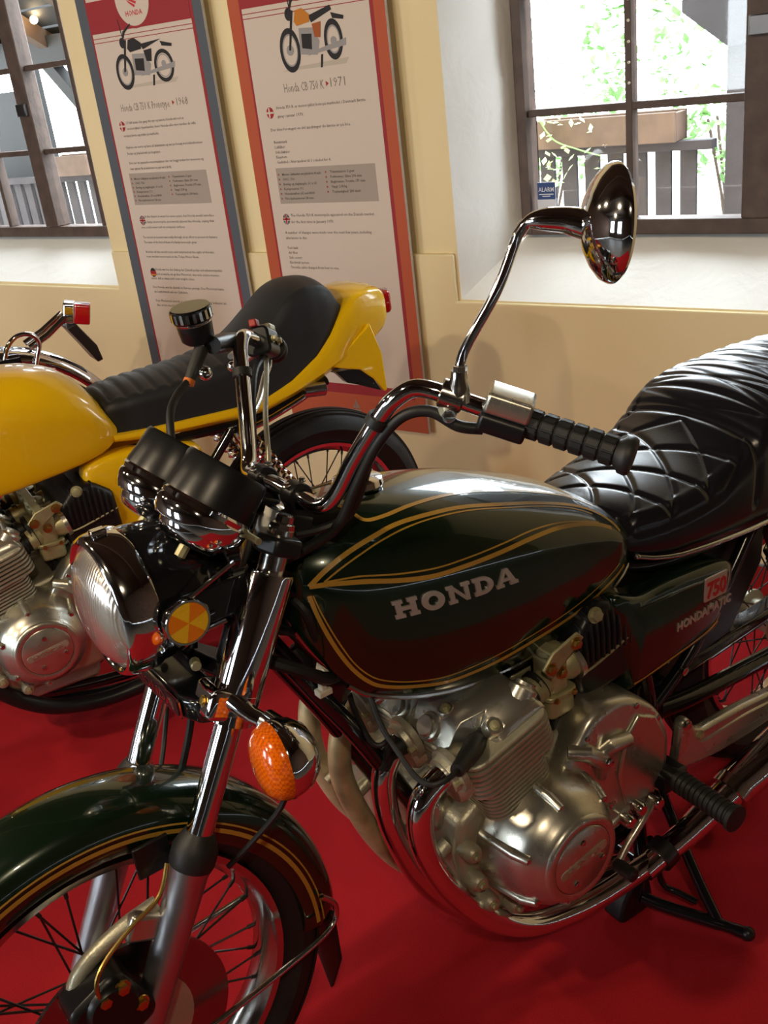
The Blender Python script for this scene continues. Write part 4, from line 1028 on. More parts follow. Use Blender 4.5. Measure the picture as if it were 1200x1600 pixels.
# ================================================================ THE GREEN MOTORCYCLE
def tank_surface(st):
    """st: dict of stations -> functions; returns P(x,t), t 0 (top centre) .. 1 (bottom lip) on the left side"""
    F = {k: curve1(st['x'], st[k]) for k in ('zt', 'zm', 'zb', 'w', 'wb')}
    def P(x, t_):
        zt, zm, zb, w_, wb_ = (F[k](x) for k in ('zt', 'zm', 'zb', 'w', 'wb'))
        if t_ < .56:
            a = t_ / .56 * PI / 2
            y = w_ * math.sin(a) ** .86; z = zm + (zt - zm) * max(0, math.cos(a)) ** .80
        else:
            s_ = (t_ - .56) / .44
            y = w_ + (wb_ - w_) * s_ ** 2.4; z = zm + (zb - zm) * math.sin(s_ * PI / 2) ** .95
        return V(x, -y, z)
    return P
def tank_mesh(P, xs, nt=36):
    q = MB(); rg = []
    for x in xs:
        L_ = [P(x, i / nt) for i in range(nt + 1)]
        R_ = [V(p[0], -p[1], p[2]) for p in L_[1:]][::-1]
        rg.append(L_ + R_)
    q.rings(rg)
    return q
def bvh_of(mb):
    return BVHTree.FromPolygons([Vector(v_) for v_ in mb.v], [f_ for f_ in mb.f])
def snap(bv, p, lift):
    h = bv.find_nearest(Vector(p))
    n_ = np.array(h[1]); 
    if np.dot(n_, np.asarray(p) - V(p[0], 0, .80)) < 0 and np.dot(n_, V(0, p[1], 0)) < 0: n_ = -n_
    return np.array(h[0]) + n_ * lift, n_
def stripe(bv, pts, width, lift=.0006, k=8):
    """flat ribbon lying on a surface along pts"""
    path = spl(pts, k); S = [snap(bv, p, lift) for p in path]
    vs = []; fs = []
    for i, (p, n_) in enumerate(S):
        t_ = nrm(S[min(i + 1, len(S) - 1)][0] - S[max(i - 1, 0)][0]); s_ = nrm(np.cross(n_, t_))
        wd = width if not callable(width) else width(i / (len(S) - 1))
        for e in (-1, 1):
            h = bv.find_nearest(Vector(p + s_ * wd / 2 * e)); hn = np.array(h[1])
            if np.dot(hn, n_) < 0: hn = -hn
            vs.append(np.array(h[0]) + hn * lift)
    for i in range(len(S) - 1): fs.append((2 * i, 2 * i + 1, 2 * i + 3, 2 * i + 2))
    return MB().add(vs, fs)

G = empty('motorcycle', (0, 0, 0))
tag(G, 'dark green motorcycle with gold stripes and black quilted seat', 'motorcycle')
TST = dict(x=[.335, .350, .375, .41, .46, .53, .60, .70, .80, .88, .94, .965],
           zt=[.918, .935, .950, .962, .966, .962, .950, .922, .884, .846, .805, .785],
           zm=[.895, .885, .870, .855, .840, .825, .815, .800, .786, .770, .752, .745],
           zb=[.880, .830, .768, .720, .690, .662, .646, .637, .644, .664, .690, .702],
           w=[.030, .066, .094, .116, .131, .141, .145, .144, .138, .130, .119, .108],
           wb=[.028, .062, .086, .104, .115, .119, .120, .118, .115, .112, .108, .100])
TP = tank_surface(TST)
TX = [.335, .338, .342, .347, .353, .36, .368] + list(np.linspace(.378, .95, 44)) + [.955, .960, .963, .965]
tmb = tank_mesh(TP, TX)
tank = ob('fuel_tank', tmb, 'green_paint', G, ang=60)
TBV = bvh_of(tmb)
# rolled seam along the bottom edge
q = MB()
for sg in (1, -1):
    q.tube([V(p[0], p[1] * sg, p[2] - .002) for p in [TP(x, 1.0) for x in np.linspace(.40, .962, 30)]], .0045, 8)
ob('seam', q, 'chrome_old', tank)
# gold pin stripes, both sides
STR = STRIPES
for pts, wd in STR:
    for sg in (1, -1):
        ob('pinstripe', stripe(TBV, [V(p[0], p[1] * sg, p[2]) for p in pts], wd), 'gold_stripe', tank, smooth=False)
ob('filler_cap', MB().lathe([(0, .036), (.004, .038), (.012, .036), (.016, .028), (.018, 0)], TP(.52, 0), nrm([.05, 0, 1]), 32), 'chrome', tank)
# raised slab-serif letters, bent to the tank side
def glyphs():
    def R(x0, y0, x1, y1): return [(x0, y0), (x1, y0), (x1, y1), (x0, y1)]
    g = {}
    g['H'] = (1.12, [R(.0, 0, .46, .2), R(.66, 0, 1.12, .2), R(0, .8, .46, 1), R(.66, .8, 1.12, 1), R(.1, .2, .36, .8), R(.76, .2, 1.02, .8), R(.36, .4, .76, .6)])
    def arc(cx, cy, rx, ry, tx, ty, a0, a1, n=14):
        return [[(cx + rx * math.cos(t0), cy + ry * math.sin(t0)), (cx + rx * math.cos(t1), cy + ry * math.sin(t1)), (cx + (rx - tx) * math.cos(t1), cy + (ry - ty) * math.sin(t1)), (cx + (rx - tx) * math.cos(t0), cy + (ry - ty) * math.sin(t0))]
                for t0, t1 in [(math.radians(a0 + (a1 - a0) * i / n), math.radians(a0 + (a1 - a0) * (i + 1) / n)) for i in range(n)]]
    g['O'] = (1.08, arc(.54, .5, .54, .52, .30, .24, 0, 360, 24))
    g['N'] = (1.16, [R(0, 0, .42, .18), R(0, .82, .34, 1), R(.74, .82, 1.16, 1), R(.1, .18, .32, .82), R(.86, .0, 1.06, .82), [(.30, 1), (.08, 1), (.84, 0), (1.06, 0)]])
    g['D'] = (1.04, [R(0, 0, .46, .2), R(0, .8, .46, 1), R(.1, .2, .36, .8)] + arc(.44, .5, .60, .5, .28, .2, -90, 90, 14))
    g['A'] = (1.18, [R(-.02, 0, .40, .18), R(.74, 0, 1.2, .18), [(.06, .18), (.28, .18), (.60, .88), (.74, 1), (.48, 1)], [(.80, .18), (1.10, .18), (.74, 1), (.50, .94)], R(.34, .30, .84, .46)])
    return g
def emblem(bv, a, b_, hvec, text, parent, material, thick=.0035, gap=.16):
    """letters from baseline point a to b_; hvec is the letter height vector"""
    g = glyphs(); tot = sum(g[c][0] for c in text) + gap * (len(text) - 1)
    a = np.asarray(a); d = (np.asarray(b_) - a) / tot
    u = 0.0
    for c in text:
        q = MB()
        for poly in g[c][1]:
            lo = []; hi = []
            for x_, y_ in poly:
                p, n_ = snap(bv, a + d * (u + x_) + np.asarray(hvec) * y_, .0)
                lo.append(p - n_ * .001); hi.append(p + n_ * thick)
            q.rings([lo, hi])
        ob('emblem_letter', q, material, parent, smooth=False)
        u += g[c][0] + gap
emblem(TBV, EMBLEM[0], EMBLEM[1], EMBLEM[2], 'HONDA', tank, 'emblem_metal')
emblem(TBV, V(EMBLEM[1][0], -EMBLEM[1][1], EMBLEM[1][2]), V(EMBLEM[0][0], -EMBLEM[0][1], EMBLEM[0][2]), EMBLEM[2], 'HONDA', tank, 'emblem_metal')

# ---------------------------------------------------------------- seat: quilted rider part, pleated hump behind
SX = [.895, .925, .96, 1.02, 1.09, 1.16, 1.21, 1.25, 1.29, 1.34, 1.44, 1.56, 1.64, 1.68]
s_zt = curve1(SX, [.782, .798, .804, .808, .815, .829, .850, .878, .902, .914, .918, .918, .910, .88])
s_w = curve1(SX, [.070, .095, .116, .138, .150, .156, .158, .158, .158, .157, .154, .148, .130, .10])
s_zb = curve1(SX, [.758, .738, .715, .698, .692, .688, .685, .683, .681, .680, .682, .690, .71, .75])
def seat_pt(x, t_):
    """t -1 (left hem) .. 0 (crown) .. 1 (right hem)"""
    zt, w_, zb = s_zt(x), s_w(x), s_zb(x); sg = -1 if t_ < 0 else 1; a = abs(t_)
    h = zt - zb
    if a < .5:
        u = a / .5; y = w_ * .80 * u; z = zt - .018 * u ** 2.2
    elif a < .72:
        u = (a - .5) / .22; y = w_ * (.80 + .20 * math.sin(u * PI / 2)); z = zt - .018 - .05 * (1 - math.cos(u * PI / 2))
    else:
        u = (a - .72) / .28; y = w_ * (1 - .06 * u ** 2); z = zt - .068 + (zb - (zt - .068)) * u
    return V(x, sg * y, z)
def seat_relief(x, t_):
    a = abs(t_); s_ = t_ * .24
    g = 0.0
    if x < 1.225:
        lim = .66 * (1 - max(0, (.965 - x) / .08)) if x < .965 else .66 - .10 * max(0, (x - 1.15) / .07)
        if a < lim and .94 < x:
            for sg in (1, -1):
                u = (x - .94 - .045 * math.cos(s_ * 8)) / .080 + sg * s_ / .150
                d = abs(u - round(u)) * .080 * .85
                g = max(g, math.exp(-(d / .0042) ** 2))
            g *= min(1, (lim - a) / .05)
        e = abs(a - lim) * .24
        if x > .965: g = max(g, .7 * math.exp(-(e / .004) ** 2))
    if 1.24 < x < 1.64:
        u = (x - 1.245) / .038 + .9 * abs(s_) * 2.2 * (1 if int((x - 1.245) / .038) % 2 else -1) * .12
        d = abs(u - round(u)) * .038
        if a < .62: g = max(g, min(1, (.62 - a) / .08) * math.exp(-(d / .0055) ** 2))
        v_ = (x - 1.245) / .076 + s_ / .30; d = abs(v_ - round(v_)) * .07
        if a < .55: g = max(g, .55 * math.exp(-(d / .005) ** 2))
        v_ = (x - 1.245) / .076 - s_ / .30; d = abs(v_ - round(v_)) * .07
        if a < .55: g = max(g, .55 * math.exp(-(d / .005) ** 2))
    e = abs(x - 1.234)
    if a < .9: g = max(g, 1.3 * math.exp(-(e / .007) ** 2))
    return -.0048 * g
q = MB(); rg = []
NX, NT = 230, 110
for i in range(NX + 1):
    x = .895 + .785 * i / NX; row = []
    for j in range(NT + 1):
        t_ = -1 + 2 * j / NT
        p = seat_pt(x, t_); n_ = nrm(p - V(x, 0, s_zb(x) + .03))
        if abs(t_) < .5: n_ = V(0, 0, 1)
        row.append(p + n_ * seat_relief(x, t_))
    rg.append(row)
q.rings(rg, closed=False)
q.add([rg[0][j] for j in range(NT + 1)], [tuple(range(NT + 1))]); q.add([rg[-1][j] for j in range(NT + 1)], [tuple(range(NT, -1, -1))])
q.add([p for r_ in rg for p in (r_[0], r_[-1])], [(2 * i, 2 * i + 2, 2 * i + 3, 2 * i + 1) for i in range(NX)])
seat = ob('seat', q, 'leather', G, ang=70)
for sg in (-1, 1):
    pth = [V(x, sg * (s_w(x) + .002), s_zb(x) + .004 - .000 * x) for x in np.linspace(.965, 1.64, 26)]
    ob('trim_strip', MB().tube(pth, .0048, 10), 'chrome_soft', seat)
    ob('trim_end', MB().sphere(pth[0], .0065, 12), 'chrome_soft', seat)

# ---------------------------------------------------------------- side covers
SCP = [(.868, .690), (.935, .672), (1.03, .668), (1.155, .650), (1.165, .600), (1.135, .545), (1.12, .525), (.915, .502), (.895, .520), (.880, .60)]
for sg in (-1, 1):
    pl = [(p[0], p[1]) for p in spl([V(*p) for p in SCP], 4, True)]
    cx, cz = 1.02, .59
    def lay(k, y): return [V(cx + (p[0] - cx) * k, sg * y, cz + (p[1] - cz) * k) for p in pl]
    q = MB(); q.rings([lay(1, .118), lay(1, .148), lay(.985, .156), lay(.95, .160), lay(.85, .1635)])
    sc_ = ob('side_cover', q, 'green_paint', G, ang=60)
    bv = bvh_of(q)
    ob('pinstripe', stripe(bv, [V(.905, sg * .17, .513), V(1.0, sg * .17, .522), V(1.09, sg * .17, .533), V(1.135, sg * .17, .552)], .004), 'gold_stripe', sc_, smooth=False)
    ob('top_ridge', MB().tube(spl([(.90, sg * .160, .655), (1.0, sg * .1635, .648), (1.14, sg * .160, .632)], 6), .003, 8), 'green_paint', sc_)
    an = math.radians(-3); ux = V(math.cos(an), 0, math.sin(an)); uz = V(-ux[2], 0, ux[0])
    o = V(1.083, sg * .1632, .606)
    q = MB(); q.prism(rrect(.060, .046, .003), V(1.112, sg * .163, .618), ux, uz, EY * sg, 0, .003); bd = ob('badge', q, 'emblem_metal', sc_, bevel=.001)
    if sg < 0:
        q = MB(); put_text(q, '750', V(1.086, sg * .1662, .603), ux, uz, .030, wid=.052, bold=.03, depth=.0012); ob('badge_lettering', q, 'badge_red', sc_, smooth=False)
        q = MB(); put_text(q, 'HONDAMATIC', V(1.012, sg * .1630, .570), nrm(ux + uz * .06), uz, .0155, wid=.142, bold=.02, depth=.003); ob('name_lettering', q, 'emblem_metal', sc_, smooth=False)

# ---------------------------------------------------------------- frame
q = MB()
q.tube(spl([sp(.10, -.02, 0), V(.45, 0, .80), V(.70, 0, .74), V(.90, 0, .715)], 6), .022, 14)
fr = ob('frame', q, 'black_gloss', G)
for sg in (-1, 1):
    ob('down_tube', MB().tube(spl([V(.322, sg * .022, .815), V(.372, sg * .055, .71), V(.426, sg * .060, .607), V(.501, sg * .060, .444), V(.560, sg * .060, .299), V(.60, sg * .065, .20), V(.66, sg * .075, .155), V(.76, sg * .09, .14), V(.92, sg * .11, .15), V(.975, sg * .12, .20), V(.99, sg * .125, .30), V(.985, sg * .125, .42), V(.965, sg * .11, .56), V(.93, sg * .08, .70)], 6), .0145, 14), 'black_gloss', fr)
    ob('seat_rail', MB().tube(spl([V(.90, sg * .05, .715), V(1.0, sg * .11, .685), V(1.2, sg * .125, .675), V(1.45, sg * .12, .685), V(1.70, sg * .10, .70)], 6), .0125, 12), 'black_gloss', fr)
    ob('rear_stay', MB().tube(spl([V(.985, sg * .125, .40), V(1.08, sg * .13, .47), V(1.19, sg * .128, .58), V(1.27, sg * .125, .675)], 6), .012, 12), 'black_gloss', fr)
    q = MB(); q.prism([(.935, .30), (1.02, .30), (1.03, .43), (.97, .47), (.93, .40)], (0, sg * .118, 0), EX, EZ, EY, -.005, .005); ob('pivot_plate', q, 'black_gloss', fr, bevel=.002)
    bolt(fr, (1.062, sg * .135, .455), EY * sg, .009, .008, 'chrome_soft')
    q = MB(); q.prism([(.375, .72), (.45, .735), (.43, .68), (.40, .655)], (0, sg * .05, 0), EX, EZ, EY, -.004, .004); ob('gusset', q, 'black_gloss', fr, bevel=.002)
q = MB(); q.prism([(.90, .53), (.90, .70), (1.05, .69), (1.34, .675), (1.33, .56), (1.24, .44), (1.05, .42), (.98, .50)], (0, 0, 0), EX, EZ, EY, -.105, .105); ob('battery_case', q, 'black_satin', G, bevel=.008)
q = MB(); q.prism([(.98, .36), (1.09, .36), (1.11, .43), (1.0, .47)], (0, 0, 0), EX, EZ, EY, -.085, .085); ob('pivot_housing', q, 'black_satin', G, bevel=.006)
# swinging arm, chain guard, rear wheel, shocks and rear guard
for sg in (-1, 1):
    ob('swing_arm', MB().tube(spl([V(.985, sg * .10, .375), V(1.1, sg * .115, .365), V(1.30, sg * .118, .35), V(1.50, sg * .118, .336)], 5), .018, 12), 'black_gloss', G)
    a, b_ = V(1.285, sg * .150, .67), V(1.435, sg * .150, .36); ax = nrm(b_ - a); L_ = np.linalg.norm(b_ - a)
    sh = ob('shock_absorber', MB().lathe([(0, .012), (.02, .02), (.09, .02), (.092, .011), (L_ - .06, .011), (L_ - .058, .022), (L_ - .02, .022), (L_, .012)], a, ax, 20), 'chrome_soft', G)
    x, y, z = frame(ax)
    ob('spring', MB().tube([a + ax * (.05 + (L_ - .11) * i / 110) + .027 * (math.cos(i / 110 * 22 * PI) * x + math.sin(i / 110 * 22 * PI) * y) for i in range(111)], .0036, 6), 'chrome', sh)
q = MB(); q.prism([(1.03, .415), (1.15, .425), (1.45, .43), (1.46, .41), (1.15, .395), (1.04, .385)], (0, -.075, 0), EX, EZ, EY, -.02, .02); ob('chain_guard', q, 'black_gloss', G, bevel=.006)
wheel(G, 'rear_wheel', (1.495, 0, .325), R_=.325, hw=.056, rr=.225)
fender(G, 'rear_fender', (1.495, 0, .335), .365, 15, 172, 'black_satin', hw=.075)
q = MB(); q.prism(rrect(.10, .07, .012), (1.93, 0, .66), EY, EZ, EX, 0, .045); tl = ob('tail_lamp', q, 'red_lens', G, bevel=.006)
q = MB(); q.prism(rrect(.106, .076, .012), (1.90, 0, .66), EY, EZ, EX, 0, .03); ob('lamp_base', q, 'chrome', tl, bevel=.004)
ob('lamp_bracket', MB().tube([(1.82, 0, .585), (1.91, 0, .65)], .016, 10), 'black_satin', tl)

engine(G)

# ---------------------------------------------------------------- exhaust
EXH = {-.17: [(.515, .563), (.478, .556), (.452, .535), (.443, .49), (.452, .43), (.480, .357), (.523, .282), (.575, .22), (.64, .175), (.72, .152), (.80, .147), (.90, .158)],
       -.062: [(.515, .563), (.482, .552), (.460, .52), (.455, .46), (.466, .39), (.496, .295), (.545, .205), (.61, .135), (.68, .108), (.80, .104), (.90, .120)],
       .062: [(.515, .563), (.485, .553), (.462, .52), (.452, .46), (.464, .39), (.496, .295), (.545, .205), (.61, .135), (.68, .108), (.80, .104), (.90, .120)],
       .17: [(.515, .563), (.485, .550), (.467, .51), (.462, .45), (.475, .38), (.505, .30), (.55, .23), (.61, .18), (.68, .155), (.80, .147), (.90, .158)]}
for y, pts in EXH.items():
    old = y > 0
    yy = [y, y, y, y, y, y, y * 1.0, y * 1.02, y * 1.05, y * 1.08 if abs(y) > .1 else y * 1.6, y * 1.12 if abs(y) > .1 else y * 2.4, y * 1.18 if abs(y) > .1 else y * 3.0]
    p = ob('exhaust_pipe', MB().tube(spl([V(a[0], b_, a[1]) for a, b_ in zip(pts, yy)], 6), .0195, 20), 'pipe_heat' if old else 'chrome', G)
    d = V(-.95, 0, -.2)
    ob('flange', MB().lathe([(-.006, .034), (-.004, .037), (.006, .037), (.008, .031), (.016, .029)], V(.510, y, .562), d, 24), 'alu_cast', p)
    for sg in (-1, 1): bolt(p, V(.504, y + sg * .028, .562), d, .0055, .012, 'zinc')
for sg in (-1, 1):
    mf = ob('muffler', MB().tube([V(.88, sg * .200, .150), V(.98, sg * .212, .180), V(1.06, sg * .222, .213), V(1.085, sg * .225, .222), V(1.10, sg * .2265, .227), V(1.30, sg * .240, .275), V(1.60, sg * .250, .320), V(1.86, sg * .250, .345), V(1.90, sg * .250, .348)], [.022, .024, .028, .030, .036, .043, .047, .045, .040], 28), 'chrome', G)
    d = nrm(V(.08, 0, .033))
    ob('muffler_clamp', MB().lathe([(-.012, .033), (-.012, .038), (.012, .038), (.012, .034)], V(1.092, sg * .2258, .2245), d, 28), 'chrome_soft', mf)
    ob('pipe_clamp', MB().lathe([(-.014, .0235), (-.014, .0285), (.014, .0285), (.014, .0235)], V(.925, sg * .205, .164), nrm(V(.1, 0, .03)), 24), 'steel_dark', mf)
    ob('joint_pipe', MB().tube(spl([V(.80, sg * .148, .104), V(.84, sg * .17, .118), V(.90, sg * .19, .14), V(.96, sg * .208, .17)], 5), .0195, 14), 'steel_dark', mf)

# ---------------------------------------------------------------- rider foot rest, gear lever, passenger rest casting, stands
for sg in (-1, 1):
    q = MB(); q.prism([(.962, .318), (.972, .36), (.978, .405), (.984, .418), (.998, .418), (1.008, .405), (1.015, .388), (1.035, .376), (1.07, .374), (1.15, .368), (1.27, .352), (1.272, .292), (1.16, .292), (1.08, .298), (1.03, .306), (1.005, .312)], (0, sg * .192, 0), EX, EZ, EY, -.011, .011)
    cs = ob('footrest_casting', q, 'alu_polished', G, bevel=.008, seg=3)
    q = MB(); q.prism([(1.03, .352), (1.15, .350), (1.26, .338), (1.26, .312), (1.15, .318), (1.04, .322)], (0, sg * .203, 0), EX, EZ, EY, -.003, .003); ob('casting_rib', q, 'alu_polished', cs, bevel=.003)
    bolt(cs, (.991, sg * .203, .408), EY * sg, .007, .006, 'chrome_soft'); bolt(cs, (1.026, sg * .203, .368), EY * sg, .007, .006, 'zinc')
    # rubber foot rest
    a, b_ = V(.925, sg * .235, .347), V(.918, sg * .362, .345); ax = nrm(b_ - a); L_ = np.linalg.norm(b_ - a)
    pf = [(0, .014), (.004, .0205)]
    for i in range(11): pf += [(.008 + i * .0098, .0205), (.0125 + i * .0098, .0205), (.0135 + i * .0098, .0180), (.0165 + i * .0098, .0180)]
    pf += [(L_ - .01, .0205), (L_ - .008, .0235), (L_ - .001, .0235), (L_, .018), (L_, 0)]
    ft = ob('foot_rest', MB().lathe(pf, a, ax, 20), 'rubber', G)
    ob('hinge', MB().lathe([(-.03, .013), (-.004, .018), (.006, .018), (.008, .012)], a, ax, 16), 'black_satin', ft)
    q = MB(); q.box((.935, sg * .205, .335), (.055, .05, .034)); ob('bracket', q, 'black_satin', ft, bevel=.006)
    ob('mount_arm', MB().tube([(.955, sg * .125, .30), (.945, sg * .19, .325)], .014, 12), 'black_satin', ft)
gl = ob('gear_lever', MB().tube(spl([V(.889, -.212, .312), V(.862, -.225, .306), V(.835, -.228, .290), V(.812, -.228, .272), V(.786, -.230, .248)], 5), [.009] * 5 + [.007] * 16, 10), 'alu_polished', G)
ob('linkage', MB().tube([(.872, -.205, .318), (.845, -.205, .322), (.80, -.2, .30)], .007, 10), 'alu_polished', gl)
for p in ((.889, -.215, .312), (.850, -.212, .320), (.826, -.21, .306)): ob('pivot', MB().lathe([(-.006, .012), (.014, .012), (.018, .009)], p, -EY, 18), 'chrome_soft', gl)
ob('toe_rubber', MB().lathe([(0, .009), (.002, .012), (.04, .012), (.042, .009)], (.784, -.226, .246), -EY, 14), 'rubber', gl)
cst = ob('center_stand', MB().tube(spl([V(.945, -.13, .205), V(.93, -.150, .11), V(.908, -.155, .045), V(.90, -.15, .018)], 5), .0135, 12), 'black_gloss', G)
ob('stand_leg', MB().tube(spl([V(.945, .13, .205), V(.93, .150, .11), V(.908, .155, .045), V(.90, .15, .018)], 5), .0135, 12), 'black_gloss', cst)
ob('stand_crossbar', MB().tube([(.925, -.15, .10), (.925, .15, .10)], .011, 10), 'black_gloss', cst)
for sg in (-1, 1):
    q = MB(); q.prism([(.855, .012), (.868, .003), (.925, .0), (.945, .014), (.935, .075), (.915, .105), (.895, .09), (.865, .05)], (0, sg * .145, 0), EX, EZ, EY, -.022, .022); ob('stand_foot', q, 'black_satin', cst, bevel=.006)
ob('stand_lever', MB().tube(spl([V(.915, -.165, .035), V(.935, -.205, .028), V(.962, -.262, .026), V(.982, -.305, .024), V(.995, -.336, .022)], 5), [.012] * 14 + [.0105] * 3 + [.0115] * 4, 12), 'black_gloss', cst)
ob('lever_tip', MB().sphere((.9955, -.337, .0225), .0135, 12), 'black_satin', cst)
ob('side_stand', MB().tube(spl([V(1.0, -.135, .225), V(.996, -.17, .17), V(.985, -.235, .085), V(.978, -.286, .026)], 5), .0105, 12), 'black_gloss', G)
ob('stand_spring', MB().tube(spl([V(.938, -.165, .165), V(.940, -.175, .12), V(.948, -.188, .062), V(.962, -.215, .050), V(.972, -.245, .045)], 5), .0062, 10), 'black_gloss', cst)

# ---------------------------------------------------------------- front end
fork(G)
fw = wheel(G, 'front_wheel', (0, 0, .335), R_=.335, hw=.05, rr=.252, material='chrome_old', disc=-.062)
ff = fender(G, 'front_fender', (0, 0, .335), .357, -6, 152, 'green_paint', hw=.064, skirt=.068)
for sg in (-1, 1):
    for rr_, wd in ((.3065, .0065), (.3165, .0026)):
        vs = []; fs = []; n = 50
        for i in range(n + 1):
            t_ = math.radians(-2 + 150 * i / n)
            def yw(r_): return np.interp(r_, [.289, .3148, .3325], [.0642, .0638, .0602])
            for r_ in (rr_ - wd / 2, rr_ + wd / 2): vs.append((math.cos(t_) * r_, sg * (yw(r_) + .0007), .335 + math.sin(t_) * r_))
        fs = [(2 * i, 2 * i + 2, 2 * i + 3, 2 * i + 1) for i in range(n)]
        ob('pinstripe', MB().add(vs, fs), 'gold_stripe', ff, smooth=False)
    ob('fender_stay', MB().tube(spl([V(.315, sg * .071, .375), V(.335, sg * .071, .345), V(.325, sg * .073, .315), V(.27, sg * .082, .305), V(.10, sg * .092, .290), V(.012, sg * .098, .30)], 6), .0048, 10), 'chrome_soft', ff)
    q = MB(); q.box((.088, sg * .072, .60), (.05, .006, .05)); ob('stay_plate', q, 'black_satin', ff, bevel=.002)
q = MB(); q.add([(.335, -.050, .30), (.335, .050, .30), (.352, .045, .20), (.345, .0, .10), (.352, -.045, .20), (.338, 0, .30)], [(0, 5, 1, 2, 3, 4)])
q2 = MB(); q2.prism([(-.052, .31), (.052, .31), (.05, .21), (.0, .105), (-.05, .21)], (.338, 0, 0), EY, EZ, EX, -.003, .003); ob('mud_flap', q2, 'rubber', ff)
# lower bridge shell with name plate
q = MB(); q.prism([(.182 - .0, -.100), (.170, -.070), (.170, .070), (.182, .100), (.215, .118), (.255, .105), (.225, .05), (.225, -.05), (.255, -.105), (.215, -.118)], (0, 0, .792), EX, EY, EZ, -.017, .017)
lb = ob('bridge_shell', q, 'black_gloss', G, bevel=.006)
for sg in (-1, 1):
    b = sp(-.022, .055, sg * .1)
    ob('clamp_collar', MB().lathe([(-.026, .026), (-.024, .0305), (.018, .0315), (.022, .028)], b, SU, 32), 'chrome', lb)
    q = MB(); q.box(sp(-.02, .085, sg * .098), (.036, .052, .044), (SN, EY, SU)); ob('clamp_block', q, 'chrome', lb, bevel=.009, seg=3)
    bolt(lb, sp(-.02, .1035, sg * .103), SN, .0055, .003, 'brass')
q = MB(); q.prism(rrect(.150, .032, .006), (.1695, 0, .792), -EY, EZ, -EX, 0, .002); ob('name_plate', q, 'chrome_soft', lb)
q = MB(); q.prism(rrect(.140, .025, .005), (.1674, 0, .792), -EY, EZ, -EX, 0, .001); ob('plate_field', q, 'black_satin', lb)
q = MB(); put_text(q, 'HONDA', V(.1662, .056, .7855), -EY, EZ, .0135, wid=.112, bold=.02, depth=.0008); ob('plate_lettering', q, 'chrome_soft', lb, smooth=False)

# headlamp
HC = V(.128, 0, .932); HX = nrm(V(1, 0, -.02))
hl = ob('headlight', MB().lathe([(.030, .090), (.05, .0905), (.08, .088), (.115, .079), (.145, .062), (.162, .04), (.168, .0)], HC, HX, 56), 'black_gloss', G)
ob('rim', MB().lathe([(.004, .079), (-.004, .0815), (-.008, .085), (-.006, .0895), (.002, .0935), (.016, .0955), (.034, .0955), (.040, .0935), (.041, .088)], HC, HX, 72), 'chrome', hl)
ob('lens', MB().lathe([(-.028, 0), (-.0275, .015), (-.025, .035), (-.019, .056), (-.009, .072), (.002, .0805)], HC, HX, 56), 'lamp_glass', hl)
ob('rim_lug', MB().box(HC + V(.015, 0, .098), (.02, .014, .008)), 'chrome', hl, bevel=.002)
for sg in (-1, 1):
    q = MB(); q.box((.245, sg * .088, .925), (.10, .006, .05), (HX, EY, EZ)); ob('bracket', q, 'black_gloss', hl, bevel=.003)
    bolt(hl, (.215, sg * .0925, .925), EY * sg, .008, .008, 'zinc')
    ob('lower_bolt', MB().lathe([(0, .007), (.014, .007), (.016, .005)], (.205, sg * .062, .842), nrm([-.3, sg * 1, .1]), 10), 'zinc', hl)
# round side reflectors: six alternating wedges in a chrome ring
for sg in (-1, 1):
    c = V(.190, sg * .112, .927)
    rf = ob('reflector', MB().lathe([(0, .0), (0, .029), (.010, .030), (.013, .029), (.013, .0265), (.011, .026), (.011, 0)], c - EY * sg * .012, EY * sg, 40), 'chrome', G)
    for i in range(6):
        a0 = math.radians(15 + 60 * i); n = 6
        top = [c + V(0, sg * .0025, 0)] + [c + V(.0258 * math.cos(a0 + PI / 3 * k / n), sg * .0012, .0258 * math.sin(a0 + PI / 3 * k / n)) for k in range(n + 1)]
        low = [p - EY * sg * .004 for p in top]
        ob('lens_segment', MB().rings([low, top]), 'amber_bright' if i % 2 else 'amber_dark', rf, smooth=False)
    ob('bracket_wire', MB().tube([c + V(.012, -sg * .008, .026), c + V(.075, -sg * .004, .052)], .0028, 8), 'chrome_soft', rf)
    ob('bracket_wire', MB().tube([c + V(.018, -sg * .008, -.024), c + V(.05, -sg * .004, -.020)], .0028, 8), 'chrome_soft', rf)
# indicators
for sg in (-1, 1):
    c = V(.236, sg * .210, .757); ax = nrm(V(-1, -.10 * sg, .03))
    tsn = ob('turn_signal', MB().lathe([(-.040, 0), (-.039, .018), (-.032, .034), (-.018, .045), (-.004, .0495), (.006, .0505), (.009, .0495), (.009, .046)], c, ax, 48), 'chrome', G)
    ob('lens', MB().lathe([(.006, .0495), (.012, .0495), (.024, .045), (.033, .034), (.037, .018), (.038, 0)], c, ax, 48), 'indicator_lens', tsn)
    ob('stem', MB().tube([V(.222, sg * .118, .802), V(.232, sg * .150, .790), V(.250, sg * .178, .776)], [.013, .011, .010], 14), 'chrome', tsn)
    ob('stem_collar', MB().lathe([(-.012, .016), (.01, .016), (.012, .0125)], V(.245, sg * .172, .780), nrm([.3, sg, -.25]), 18), 'chrome_soft', tsn)
    ob('wire', MB().tube(spl([V(.250, sg * .19, .715), V(.235, sg * .175, .66), V(.20, sg * .14, .60), V(.17, sg * .115, .56)], 5), .004, 8), 'rubber', tsn)
